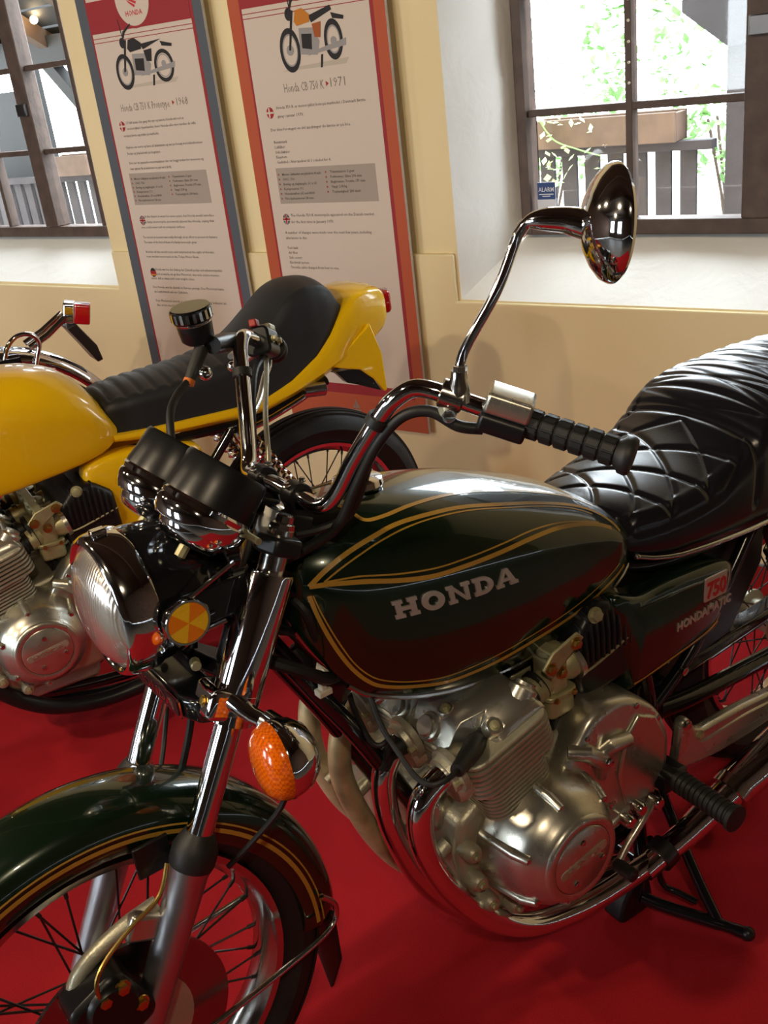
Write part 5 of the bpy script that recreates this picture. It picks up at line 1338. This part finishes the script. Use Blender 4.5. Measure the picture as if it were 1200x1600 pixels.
# instruments: chrome cup below, black bezel above
GA = nrm(V(.70, 0, .72))
for sg in (-1, 1):
    c = V(.268, sg * .061, 1.043)
    gg = ob('instrument', MB().lathe([(-.006, .056), (-.004, .0585), (.002, .0585), (.020, .056), (.046, .0545), (.050, .052), (.050, .047)], c, GA, 56), 'black_satin', G)
    ob('cup', MB().lathe([(-.060, 0), (-.060, .020), (-.056, .036), (-.046, .044), (-.040, .046), (-.038, .054), (-.030, .0590), (-.016, .0610), (-.012, .0590), (-.006, .0605), (-.003, .0585)], c, GA, 56), 'chrome', gg)
    ob('dial', MB().lathe([(.046, 0), (.046, .048)], c, GA, 40), 'gauge_face', gg)
    ob('cable_nut', MB().lathe([(-.075, .0075), (-.058, .0075)], c, GA, 8), 'zinc', gg)
    ob('drive_cable', MB().tube(spl([c - GA * .07, c - GA * .12 + V(.01, 0, -.02), V(.27, sg * .05, .86), V(.24, sg * .06, .78)], 6), .0048, 8), 'rubber', gg)
    bolt(gg, c + V(.045, sg * -.03, -.012), nrm(V(.4, -1, .3)), .006, .010, 'rubber')
q = MB(); q.box((.305, 0, 1.005), (.06, .11, .02), (GA, EY, np.cross(GA, EY))); ob('instrument_bracket', q, 'black_satin', G, bevel=.004)
# upper fork hardware
for sg in (-1, 1):
    ob('pinch_bolt', MB().tube([sp(.195, .094, sg * .085), sp(.195, .094, sg * .118)], .0045, 8), 'zinc', G)

# ---------------------------------------------------------------- handlebar and controls
HB = [V(.397, 0, 1.006), V(.397, -.06, 1.004), V(.402, -.095, 1.001), V(.416, -.115, 1.018), V(.434, -.140, 1.066), V(.458, -.176, 1.124), V(.470, -.194, 1.146), V(.487, -.213, 1.158), V(.508, -.235, 1.150), V(.535, -.260, 1.133), V(.585, -.310, 1.103), V(.634, -.400, 1.073)]
HBP = spl(HB, 7)
bars = ob('handlebar', MB().tube([V(p[0], -p[1], p[2]) for p in HBP[::-1]] + HBP[1:], .0111, 18), 'chrome', G)
for sg in (-1, 1):
    c = V(.397, sg * .045, 1.0)
    q = MB(); q.box(c - V(0, 0, .016), (.034, .026, .045), (EX, EY, EZ)); ob('riser', q, 'black_satin', bars, bevel=.006)
    q = MB(); q.lathe([(-.013, .0), (-.013, .019), (.013, .019), (.013, 0)], c + V(0, 0, .004), EY, 20); ob('clamp', q, 'black_satin', bars, bevel=.002)
    q = MB(); q.box(sp(.205, .0, sg * .045), (.04, .03, .04), (SN, EY, SU)); ob('riser_foot', q, 'black_satin', bars, bevel=.005)
    for dx in (-.012, .012): bolt(bars, c + V(dx, 0, .020), EZ, .004, .005, 'chrome_soft')
    # grips
    ga, gb = V(.577, sg * .296, 1.108), V(.6365, sg * .404, 1.0715); ax = nrm(gb - ga); L_ = np.linalg.norm(gb - ga)
    pf = [(-.012, .0135), (-.010, .0205), (-.002, .021), (.004, .0175)]
    for i in range(6):
        b0 = .006 + i * .0182
        pf += [(b0, .0155), (b0 + .001, .0170), (b0 + .016, .0170), (b0 + .017, .0155)]
    pf += [(L_ - .012, .0165), (L_ - .006, .0225), (L_ + .002, .0235), (L_ + .006, .021), (L_ + .007, .0)]
    gr = ob('grip', MB().lathe(pf, ga, ax, 24), 'rubber', G)
    x, y, z = frame(ax)
    for i in range(6):
        for k in range(12):
            t_ = 2 * PI * k / 12; c0 = ga + ax * (.0145 + i * .0182) + (math.cos(t_) * x + math.sin(t_) * y) * .0172
            ob('grip_rib', MB().box(c0, (.013, .0065, .002), (ax, -math.sin(t_) * x + math.cos(t_) * y, math.cos(t_) * x + math.sin(t_) * y)), 'rubber', gr) if sg < 0 else None
    # cable ties round the bars
    for i in (34,):
        p = HBP[i] * V(1, -sg, 1); d = nrm((HBP[i + 1] - HBP[i - 1]) * V(1, -sg, 1))
        ob('cable_tie', MB().lathe([(-.006, .0112), (-.006, .0145), (.006, .0145), (.006, .0112)], p, d, 18), 'rubber', bars)
# left switch box
ga, gb = V(.535, -.258, 1.133), V(.588, -.312, 1.102); ax = nrm(gb - ga)
up = nrm(V(-.25, .1, 1) - ax * np.dot(V(-.25, .1, 1), ax)); sd = np.cross(ax, up)
c = (V(.545, -.266, 1.127) + V(.583, -.304, 1.106)) / 2 + V(-.002, 0, .004)
q = MB(); q.prism(rrect(.043, .027, .006), c + up * .0135, sd, up, ax, -.028, .028); sw = ob('switch_box', q, 'alu_polished', G, bevel=.004)
q = MB(); q.prism(rrect(.044, .026, .008), c - up * .0135, sd, up, ax, -.029, .029); ob('lower_half', q, 'black_satin', sw, bevel=.004)
for k in (-1, 1): bolt(sw, c - up * .030 + ax * .022 * k - sd * .014 * 1, -up, .0045, .005, 'brass')
ob('switch_lead', MB().tube(spl([c - up * .03 - ax * .02, V(.52, -.245, 1.108), V(.498, -.222, 1.128), V(.474, -.196, 1.122), V(.452, -.168, 1.086), V(.432, -.140, 1.030), V(.412, -.115, .975), V(.375, -.085, .945), V(.335, -.06, .93), V(.29, -.04, .925)], 6), .0072, 10), 'rubber', sw)
# mirror
pc = V(.517, -.243, 1.146)
MN = nrm(V(-.90, .50, .12))          # back of the mirror head
MC = V(.654, -.373, 1.326)
mh = ob('mirror', MB().lathe([(-.004, .0), (-.004, .060), (.0, .0635), (.003, .0635), (.010, .060), (.020, .048), (.028, .033), (.033, .016), (.0345, 0)], MC, MN, 56), 'chrome', G)
ob('mirror_clamp', MB().lathe([(-.015, .015), (-.013, .0175), (.013, .0175), (.015, .015)], pc, nrm(V(.6, -.6, -.35)), 20), 'chrome_old', mh)
mr = mh
ob('clamp_neck', MB().lathe([(0, .015), (.018, .0135), (.028, .0095), (.036, .0095)], V(.520, -.250, 1.140), nrm(V(.12, -.02, 1)), 16), 'chrome_old', mr)
q = MB(); q.box(pc + V(-.006, .004, -.016), (.018, .02, .02)); ob('clamp_foot', q, 'alu_cast', mr, bevel=.005)
bolt(mr, pc + V(-.014, -.008, -.020), nrm(V(-.5, -1, 0)), .006, .006, 'chrome_soft')
ob('mirror_face', MB().lathe([(-.0045, 0), (-.0045, .058)], MC, MN, 40), 'mirror_glass', mh)
ob('stem', MB().tube(spl([V(.525, -.251, 1.165), V(.534, -.250, 1.195), V(.545, -.259, 1.240), V(.568, -.276, 1.258), V(.585, -.289, 1.308)][:2] + [V(.566, -.276, 1.2595), V(.586, -.288, 1.308), V(.592, -.293, 1.323), V(.602, -.303, 1.334), V(.626, -.330, 1.332), V(.640, -.352, 1.324)], 6), [.0062] * 20 + [.0064] * 9 + [.0075, .009, .0105, .012, .013, .0135, .014, .0145, .015, .016, .016, .016, .016, .016][:14], 14), 'chrome', mh)
ob('stem_nut', MB().lathe([(-.010, .0085), (.012, .0085), (.014, .007)], V(.526, -.2505, 1.168), nrm(V(.12, .02, 1)), 6), 'chrome_soft', mh)

# right control: master cylinder, reservoir, lever, switch
rc = V(.436, .196, 1.178); ra = nrm(V(-.10, -.06, 1))
ms = ob('master_cylinder', MB().tube([V(.420, .178, 1.168), V(.450, .205, 1.160), V(.495, .245, 1.147)], [.013, .015, .012], 16), 'black_satin', G)
rv = V(.410, .200, 1.172)
ob('reservoir', MB().lathe([(0, .018), (.006, .024), (.030, .0262), (.036, .0268)], rv, ra, 28), 'black_satin', ms)
pf = [(.034, .0285), (.036, .030), (.052, .030), (.054, .028), (.054, 0)]
ob('reservoir_cap', MB().lathe(pf, rv, ra, 32), 'black_gloss', ms)
x, y, z = frame(ra)
for k in range(20):
    t_ = 2 * PI * k / 20; d = math.cos(t_) * x + math.sin(t_) * y
    ob('cap_rib', MB().box(rv + ra * .044 + d * .030, (.013, .0045, .0022), (ra, np.cross(ra, d), d)), 'chrome_soft', ms)
ob('reservoir_band', MB().lathe([(.030, .0265), (.032, .0278), (.034, .0278), (.035, .0265)], rv, ra, 28), 'chrome_soft', ms)
ob('hose_boot', MB().tube([V(.408, .190, 1.165), V(.396, .185, 1.152), V(.375, .178, 1.128)], [.011, .0105, .008], 12), 'rubber', ms)
ob('hose_collar', MB().lathe([(-.004, .0085), (.004, .0085)], V(.373, .177, 1.126), nrm(V(.02, .006, .024)), 14), 'orange_band', ms)
ob('brake_hose', MB().tube(spl([V(.375, .178, 1.128), V(.345, .160, 1.118), V(.315, .128, 1.10), V(.296, .095, 1.05), V(.29, .075, .99), V(.27, .06, .90), V(.245, .04, .80)], 6), .0058, 10), 'rubber', ms)
ob('lever', MB().tube(spl([V(.470, .232, 1.130), V(.490, .235, 1.108), V(.455, .18, 1.098), V(.452, .165, 1.09)][:1] + [V(.500, .262, 1.126), V(.545, .292, 1.118), V(.560, .315, 1.105), V(.552, .345, 1.085), V(.545, .385, 1.070)], 5), .0048, 10), 'alu_polished', ms)
ob('lever_ball', MB().sphere(V(.545, .388, 1.068), .0095, 14), 'chrome', ms)
ob('lever_rod', MB().tube(spl([V(.566, .300, 1.112), V(.566, .295, 1.085), V(.54, .27, 1.07), V(.50, .22, 1.055), V(.468, .185, 1.05)], 5), .0052, 10), 'alu_polished', ms)
ob('ball_knob', MB().sphere(V(.395, .165, 1.135), .0105, 14), 'chrome', ms)
ga, gb = V(.520, .247, 1.142), V(.577, .302, 1.108); ax = nrm(gb - ga); up = nrm(V(-.2, 0, 1) - ax * np.dot(V(-.2, 0, 1), ax)); sd = np.cross(ax, up)
c = (ga + gb) / 2
q = MB(); q.prism(rrect(.042, .046, .01), c, sd, up, ax, -.026, .026); sw = ob('throttle_box', q, 'black_satin', G, bevel=.004)
q = MB(); q.box(c + up * .028 - ax * .022, (.020, .012, .012), (ax, sd, up)); ob('kill_switch', q, 'red_plastic', sw, bevel=.002)
q = MB(); q.box(c + up * .022 + ax * .008 + sd * .01, (.030, .02, .012), (ax, sd, up)); ob('box_top', q, 'alu_cast', sw, bevel=.003)
for k in (-1, 1): bolt(sw, c + sd * .022 + ax * .014 * k, sd, .005, .006, 'zinc')
ob('throttle_cable', MB().tube(spl([c - up * .02, V(.50, .215, 1.105), V(.462, .165, 1.08), V(.430, .125, 1.02), V(.405, .10, .96), V(.40, .06, .90)], 6), .005, 8), 'rubber', sw)
ob('throttle_cable', MB().tube(spl([c - up * .02 + ax * .01, V(.515, .215, 1.085), V(.47, .150, 1.05), V(.440, .105, 1.0), V(.41, .08, .94), V(.41, .05, .88)], 6), .004, 8), 'alu_cast', sw)
# cables and wiring round the steering head
def cable(pts, r_, nm='cable', mt='rubber'): return ob(nm, MB().tube(spl(pts, 6), r_, 8), mt, G)
cable([V(.455, -.165, 1.10), V(.442, -.140, 1.03), V(.428, -.118, .985), V(.395, -.10, .972), V(.36, -.07, .965), V(.33, -.04, .95)], .006)
cable([V(.35, -.045, .88), V(.36, -.085, .86), V(.375, -.08, .80), V(.40, -.06, .75)], .007, 'wiring_loom')
cable([V(.30, -.06, .80), V(.34, -.085, .775), V(.375, -.085, .745), V(.41, -.07, .73)], .0095, 'wiring_loom')
cable([V(.30, .03, .86), V(.34, -.02, .83), V(.38, -.05, .79), V(.42, -.03, .74)], .008, 'wiring_loom')
cable([V(.28, -.02, .93), V(.31, -.065, .915), V(.345, -.075, .89), V(.38, -.05, .86)], .0055)
cable([V(.25, -.03, .88), V(.29, -.07, .86), V(.33, -.07, .835), V(.37, -.03, .80)], .0055)
cable([V(.235, .04, .80), V(.225, .05, .70), V(.20, .06, .62), V(.17, .07, .55)], .0055, 'brake_hose')
q = MB(); q.box((.372, -.078, .738), (.010, .012, .034), (SN, EY, nrm(V(.05, 0, 1)))); q.box((.372, -.078, .722), (.022, .016, .010)); ob('zip_tie', q, 'white_plastic', G, bevel=.002)
# brake caliper with its swing arm, on the left slider
ar = ob('caliper_arm', MB().tube(spl([V(.075, -.082, .535), V(.025, -.080, .525), V(-.03, -.078, .500), V(-.055, -.078, .470), V(-.062, -.078, .43)], 5), .0115, 12), 'alu_cast', G)
cal = ob('brake_caliper', MB().lathe([(-.045, 0), (-.045, .030), (-.038, .036), (.0, .038), (.03, .036), (.034, .030), (.034, 0)], V(-.022, -.085, .455), EY, 28), 'black_satin', G)
q = MB(); q.prism(rrect(.085, .105, .02), (-.022, -.095, .440), nrm(V(.9, 0, .4)), nrm(V(-.4, 0, .9)), EY, -.028, .03); ob('body', q, 'black_satin', cal, bevel=.008)
for x_, z_ in ((-.045, .405), (.012, .440), (-.005, .480), (-.03, .475)): bolt(cal, (x_, -.125, z_), -EY, .008, .008, 'brass')
ob('bleed_pipe', MB().tube(spl([V(-.028, -.125, .455), V(-.035, -.125, .50), V(-.015, -.118, .525), V(.03, -.108, .545), V(.075, -.10, .560), V(.10, -.085, .59)], 6), .003, 8), 'brass', cal)
q = MB(); q.box((.05, -.09, .520), (.05, .02, .04), (SN, EY, SU)); ob('arm_pivot', q, 'alu_polished', ar, bevel=.006)

# ================================================================ THE YELLOW MOTORCYCLE (same frame, rotated a little)
YH = math.radians(-5.7)
YB = empty('motorcycle', (-.3776, 1.3285, 0), YH)
tag(YB, 'bright yellow motorcycle with black seat and kicked-up yellow tail', 'motorcycle')
YST = dict(x=[.33, .36, .40, .46, .55, .65, .75, .83, .88, .92, .95, .962],
           zt=[.93, .95, .962, .968, .972, .972, .966, .950, .925, .885, .83, .80],
           zm=[.90, .88, .87, .86, .855, .85, .845, .835, .825, .81, .79, .785],
           zb=[.87, .80, .75, .73, .716, .714, .722, .730, .738, .748, .765, .775],
           w=[.04, .10, .13, .148, .158, .160, .158, .152, .146, .138, .124, .11],
           wb=[.038, .095, .12, .135, .142, .144, .143, .140, .136, .130, .118, .105])
YP_ = tank_surface(YST)
yt = ob('fuel_tank', tank_mesh(YP_, list(np.linspace(.33, .96, 50)) + [.962]), 'yellow_paint', YB, ang=60)
ob('filler_cap', MB().lathe([(0, .036), (.004, .038), (.012, .036), (.016, .028), (.018, 0)], YP_(.56, 0), EZ, 32), 'chrome', yt)
# seat: ribbed front, smooth hump running up to the tail
YX = [.925, .95, 1.0, 1.08, 1.16, 1.25, 1.33, 1.40, 1.46, 1.52, 1.57, 1.605]
y_zt = curve1(YX, [.835, .858, .868, .872, .876, .888, .912, .962, 1.008, 1.022, 1.005, .955])
y_w = curve1(YX, [.085, .105, .118, .124, .126, .126, .124, .120, .115, .110, .10, .085])
y_zb = curve1(YX, [.775, .775, .772, .768, .762, .758, .760, .772, .795, .825, .86, .89])
def yseat(x, t_):
    zt, w_, zb = y_zt(x), y_w(x), y_zb(x); sg = -1 if t_ < 0 else 1; a = abs(t_)
    if a < .5: u = a / .5; y = w_ * .78 * u; z = zt - .012 * u ** 2
    elif a < .72: u = (a - .5) / .22; y = w_ * (.78 + .22 * math.sin(u * PI / 2)); z = zt - .012 - (zt - zb) * .30 * (1 - math.cos(u * PI / 2))
    else: u = (a - .72) / .28; y = w_ * (1 + .03 * u); z0 = zt - .012 - (zt - zb) * .30; z = z0 + (zb - z0) * u
    g = 0
    if .93 < x < 1.30 and a < .60:
        d = abs(((x - .93) / .036) - round((x - .93) / .036)) * .036; g = math.exp(-(d / .006) ** 2) * min(1, (.60 - a) / .06) * min(1, (1.30 - x) / .05)
    return V(x, sg * y, z - .005 * g)
rg = [[yseat(.925 + .68 * i / 130, -1 + 2 * j / 70) for j in range(71)] for i in range(131)]
q = MB(); q.rings(rg, closed=False)
q.add(rg[0], [tuple(range(71))]); q.add(rg[-1], [tuple(range(70, -1, -1))]); q.add([p for r_ in rg for p in (r_[0], r_[-1])], [(2 * i, 2 * i + 2, 2 * i + 3, 2 * i + 1) for i in range(130)])
ys = ob('seat', q, 'leather_matte', YB, ang=70)
# one-piece tail moulding: side rails, hump, two wings
q = MB(); rg = []
for x, zt, zb, w_ in ((.945, .778, .760, .132), (1.0, .776, .752, .136), (1.14, .772, .738, .140), (1.25, .768, .733, .140), (1.34, .770, .734, .138), (1.42, .795, .750, .136), (1.50, .838, .772, .132), (1.55, .880, .790, .128), (1.60, .935, .805, .122), (1.635, .962, .815, .116), (1.68, .968, .828, .104), (1.72, .962, .850, .092), (1.735, .950, .868, .082)):
    h = zt - zb; r_ = min(.018, h * .35)
    rg.append([V(x, y, z) for y, z in ((-w_ * .80, zt), (-w_ + r_ * .3, zt - r_ * .4), (-w_, zt - r_ * 1.4), (-w_, zb + r_), (-w_ + r_, zb), (w_ - r_, zb), (w_, zb + r_), (w_, zt - r_ * 1.4), (w_ - r_ * .3, zt - r_ * .4), (w_ * .80, zt), (0, zt + .004))])
q.rings(rg)
tl = ob('tail_cowl', q, 'yellow_paint', YB, bevel=.0, ang=45)
for sg in (-1, 1):
    q = MB()
    o0 = [(1.53, .80), (1.60, .845), (1.66, .885), (1.685, .80), (1.69, .698), (1.682, .694), (1.655, .735), (1.615, .772), (1.57, .785)]
    q.rings([[V(p[0], sg * .098, p[1]) for p in o0], [V(p[0], sg * (.124 if p[1] > .76 else .122), p[1]) for p in o0]])
    ob('tail_wing', q, 'yellow_paint', tl, bevel=.003)
    q = MB(); q.prism([(1.545, .782), (1.575, .745), (1.60, .735), (1.672, .70), (1.65, .742), (1.61, .776)], (0, sg * .100, 0), EX, EZ, EY, -.02, .006); ob('wing_lining', q, 'black_satin', tl)
q = MB(); q.prism(rrect(.085, .062, .016), (1.72, 0, .908), EY, EZ, EX, 0, .058); ob('tail_lamp', q, 'red_lens', tl, bevel=.008, seg=3)
# side covers
for sg in (-1, 1):
    pl = [(p[0], p[1]) for p in spl([V(*p) for p in [(.858, .715), (.93, .735), (1.05, .725), (1.135, .705), (1.145, .66), (1.09, .58), (1.0, .50), (.955, .497), (.905, .545), (.866, .63)]], 4, True)]
    def lay(k, y): return [V(1.0 + (p[0] - 1.0) * k, sg * y, .625 + (p[1] - .625) * k) for p in pl]
    q = MB(); q.rings([lay(1, .09), lay(1, .128), lay(.97, .138), lay(.90, .143), lay(.6, .146)]); ob('side_cover', q, 'yellow_paint', YB, ang=60)
# frame, rear end
fr = ob('frame', MB().tube(spl([sp(.10, -.02, 0), V(.45, 0, .80), V(.70, 0, .74), V(.95, 0, .73)], 6), .022, 14), 'black_gloss', YB)
for sg in (-1, 1):
    ob('down_tube', MB().tube(spl([V(.322, sg * .022, .815), V(.372, sg * .055, .71), V(.501, sg * .060, .444), V(.560, sg * .060, .299), V(.60, sg * .065, .20), V(.66, sg * .075, .155), V(.92, sg * .11, .15), V(.985, sg * .12, .25), V(.99, sg * .12, .42), V(.965, sg * .11, .56), V(.93, sg * .08, .72)], 6), .0145, 14), 'black_gloss', fr)
    ob('seat_rail', MB().tube(spl([V(.92, sg * .08, .72), V(1.1, sg * .11, .722), V(1.3, sg * .115, .722), V(1.52, sg * .11, .765)], 6), .0125, 12), 'black_gloss', fr)
    ob('rear_stay', MB().tube(spl([V(.985, sg * .12, .42), V(1.10, sg * .12, .56), V(1.24, sg * .118, .71)], 6), .012, 12), 'black_gloss', fr)
    ob('swing_arm', MB().tube(spl([V(.985, sg * .10, .375), V(1.3, sg * .118, .35), V(1.50, sg * .118, .336)], 5), .018, 12), 'black_gloss', YB)
    ob('chrome_stay', MB().tube(spl([V(1.262, sg * .132, .700), V(1.33, sg * .132, .712), V(1.42, sg * .126, .735), V(1.455, sg * .12, .745)], 5), .0085, 12), 'chrome', YB)
    q = MB(); q.lathe([(-.03, .017), (.03, .019), (.034, .012)], V(1.475, sg * .12, .752), nrm(V(1, 0, -.1)), 20); ob('signal_stub', q, 'chrome_soft', YB)
    a, b_ = V(1.250, sg * .142, .702), V(1.440, sg * .142, .365); ax = nrm(b_ - a); L_ = np.linalg.norm(b_ - a)
    sh = ob('shock_absorber', MB().lathe([(-.012, .014), (.0, .02), (.03, .022), (.034, .013), (L_ - .07, .013), (L_ - .066, .022), (L_ - .02, .022), (L_, .012)], a, ax, 20), 'chrome_soft', YB)
    x, y, z = frame(ax)
    ob('spring', MB().tube([a + ax * (.04 + (L_ - .10) * i / 140) + .0285 * (math.cos(i / 140 * 26 * PI) * x + math.sin(i / 140 * 26 * PI) * y) for i in range(141)], .0042, 6), 'chrome', sh)
wheel(YB, 'rear_wheel', (1.495, 0, .330), R_=.330, hw=.058, rr=.232, material='chrome')
q = MB(); q.prism([(1.03, .415), (1.15, .435), (1.48, .44), (1.48, .41), (1.15, .395), (1.04, .385)], (0, -.075, 0), EX, EZ, EY, -.02, .02); ob('chain_guard', q, 'black_gloss', YB, bevel=.006)
engine(YB)
fork(YB, cover='black_satin', stanch='chrome_soft', top=.13)
wheel(YB, 'front_wheel', (0, 0, .335), disc=-.062)
fender(YB, 'front_fender', (0, 0, .335), .355, 20, 130, 'yellow_paint')
for y, pts in EXH.items():
    yy = [y, y, y, y, y, y, y * 1.0, y * 1.02, y * 1.05, y * 1.08 if abs(y) > .1 else y * 1.6, y * 1.12 if abs(y) > .1 else y * 2.4, y * 1.18 if abs(y) > .1 else y * 3.0]
    ob('exhaust_pipe', MB().tube(spl([V(a[0], b_, a[1]) for a, b_ in zip(pts, yy)], 6), .0195, 16), 'black_satin', YB)
ob('muffler', MB().tube([V(.88, .19, .145), V(1.0, .21, .17), V(1.1, .22, .20), V(1.6, .24, .28), V(1.7, .24, .29)], [.03, .035, .045, .05, .045], 24), 'black_satin', YB)
cst = ob('center_stand', MB().tube([V(.945, -.13, .205), V(.90, -.15, .014)], .0135, 12), 'black_gloss', YB)
ob('stand_leg', MB().tube([V(.945, .13, .205), V(.90, .15, .014)], .0135, 12), 'black_gloss', cst)
ob('stand_crossbar', MB().tube([(.92, -.14, .10), (.92, .14, .10)], .011, 10), 'black_gloss', cst)

# ================================================================ THE THIRD MOTORCYCLE (only its tail shows past the yellow tank)
TB = empty('motorcycle', (-.775, 2.62, 0), YH)
tag(TB, 'motorcycle with chrome rear fender and square red tail lamp, mostly hidden behind the yellow tank', 'motorcycle')
wheel(TB, 'rear_wheel', (1.48, 0, .320), R_=.320, hw=.05, rr=.235)
wheel(TB, 'front_wheel', (.10, 0, .325), R_=.325, rr=.245)
rf = fender(TB, 'rear_fender', (1.40, 0, .305), .45, 34, 125, 'chrome', hw=.072, skirt=.05)
lc = V(1.735, -.01, .815); la = nrm(V(1, -.30, -.25)); lu = nrm(V(.22, 0, 1) - la * np.dot(V(.22, 0, 1), la)); ls = np.cross(la, lu)
q = MB(); q.prism(rrect(.085, .070, .008), lc, ls, lu, la, -.002, .052); lamp = ob('tail_lamp', q, 'red_lens', TB, bevel=.004)
q = MB(); q.prism(rrect(.090, .076, .010), lc, ls, lu, la, -.040, .0); ob('lamp_base', q, 'chrome', lamp, bevel=.006)
ob('lamp_arm', MB().tube([V(1.55, -.04, .735), V(1.62, -.04, .765), V(1.70, -.035, .815)], .0115, 12), 'chrome', lamp)
ob('lamp_arm', MB().tube([V(1.55, .05, .735), V(1.62, .05, .765), V(1.70, .035, .815)], .0115, 12), 'chrome', lamp)
q = MB(); q.prism([(1.685, .775), (1.72, .785), (1.775, .695), (1.785, .64), (1.765, .635), (1.735, .69)], (0, 0, 0), EX, EZ, EY, -.055, .055); ob('plate_holder', q, 'steel_dark', lamp, bevel=.003)
for sg in (-1, 1):
    if sg < 0: ob('grab_loop', MB().tube(spl([V(1.44, sg * .095, .70), V(1.47, sg * .095, .765), V(1.51, sg * .095, .795), V(1.555, sg * .095, .790), V(1.575, sg * .09, .755), V(1.555, sg * .085, .70), V(1.53, sg * .08, .62)], 6), .0085, 12), 'chrome', TB)
    ob('rear_stay', MB().tube(spl([V(.98, sg * .12, .40), V(1.15, sg * .12, .55), V(1.35, sg * .11, .70), V(1.50, sg * .10, .715)], 5), .012, 12), 'black_gloss', TB)
    ob('swing_arm', MB().tube([V(.98, sg * .10, .37), V(1.48, sg * .11, .325)], .018, 12), 'black_gloss', TB)
    ob('shock_absorber', MB().tube([V(1.30, sg * .13, .67), V(1.32, sg * .13, .62), V(1.40, sg * .13, .42), V(1.42, sg * .13, .36)], [.018, .03, .03, .018], 16), 'chrome_soft', TB)
    ob('turn_signal', MB().lathe([(0, .0), (0, .022), (.02, .026), (.035, .018), (.038, 0)], V(1.56, sg * .16, .655), EX, 24), 'indicator_lens', TB)
    ob('fork_leg', MB().lathe([(0, .022), (.35, .022), (.36, .018), (.62, .018)], V(.10, sg * .1, .325), SU, 20), 'chrome_soft', TB)
TTP = tank_surface(dict(YST, zt=[z_ - .06 for z_ in YST['zt']], zm=[z_ - .05 for z_ in YST['zm']], zb=[z_ - .04 for z_ in YST['zb']]))
ob('fuel_tank', tank_mesh(TTP, list(np.linspace(.33, .962, 24)), 16), 'black_gloss', TB, ang=60)
q = MB(); q.rings([[V(x, y * k, z + dz) for y, z in ((-.12, .70), (-.13, .76), (-.10, .79), (0, .795), (.10, .79), (.13, .76), (.12, .70))] for x, k, dz in ((.93, .7, -.03), (1.0, 1, -.02), (1.2, 1, -.02), (1.36, .95, -.02), (1.42, .8, -.03))]); ob('seat', q, 'leather_matte', TB, bevel=.006)
engine(TB)
fr = ob('frame', MB().tube(spl([V(.40, 0, .85), V(.55, 0, .78), V(.70, 0, .72), V(1.0, 0, .70), V(1.35, 0, .70)], 6), .022, 14), 'black_gloss', TB)
for sg in (-1, 1):
    ob('down_tube', MB().tube(spl([V(.38, sg * .022, .80), V(.43, sg * .055, .67), V(.52, sg * .060, .42), V(.60, sg * .065, .20), V(.66, sg * .075, .15), V(.92, sg * .11, .15), V(.98, sg * .12, .25), V(.98, sg * .12, .42), V(.95, sg * .10, .68)], 6), .0145, 12), 'black_gloss', fr)
ob('handlebar', MB().tube(spl([V(.55, -.38, .98), V(.45, -.22, 1.0), V(.40, -.08, .95), V(.40, .08, .95), V(.45, .22, 1.0), V(.55, .38, .98)], 6), .011, 12), 'chrome', TB)
ob('headlight', MB().lathe([(-.03, 0), (-.02, .05), (0, .085), (.04, .085), (.12, .05), (.14, 0)], V(.20, 0, .86), EX, 32), 'chrome', TB)
cst = ob('center_stand', MB().tube([V(.945, -.13, .205), V(.90, -.15, .014)], .0135, 12), 'black_gloss', TB)
ob('stand_leg', MB().tube([V(.945, .13, .205), V(.90, .15, .014)], .0135, 12), 'black_gloss', cst)
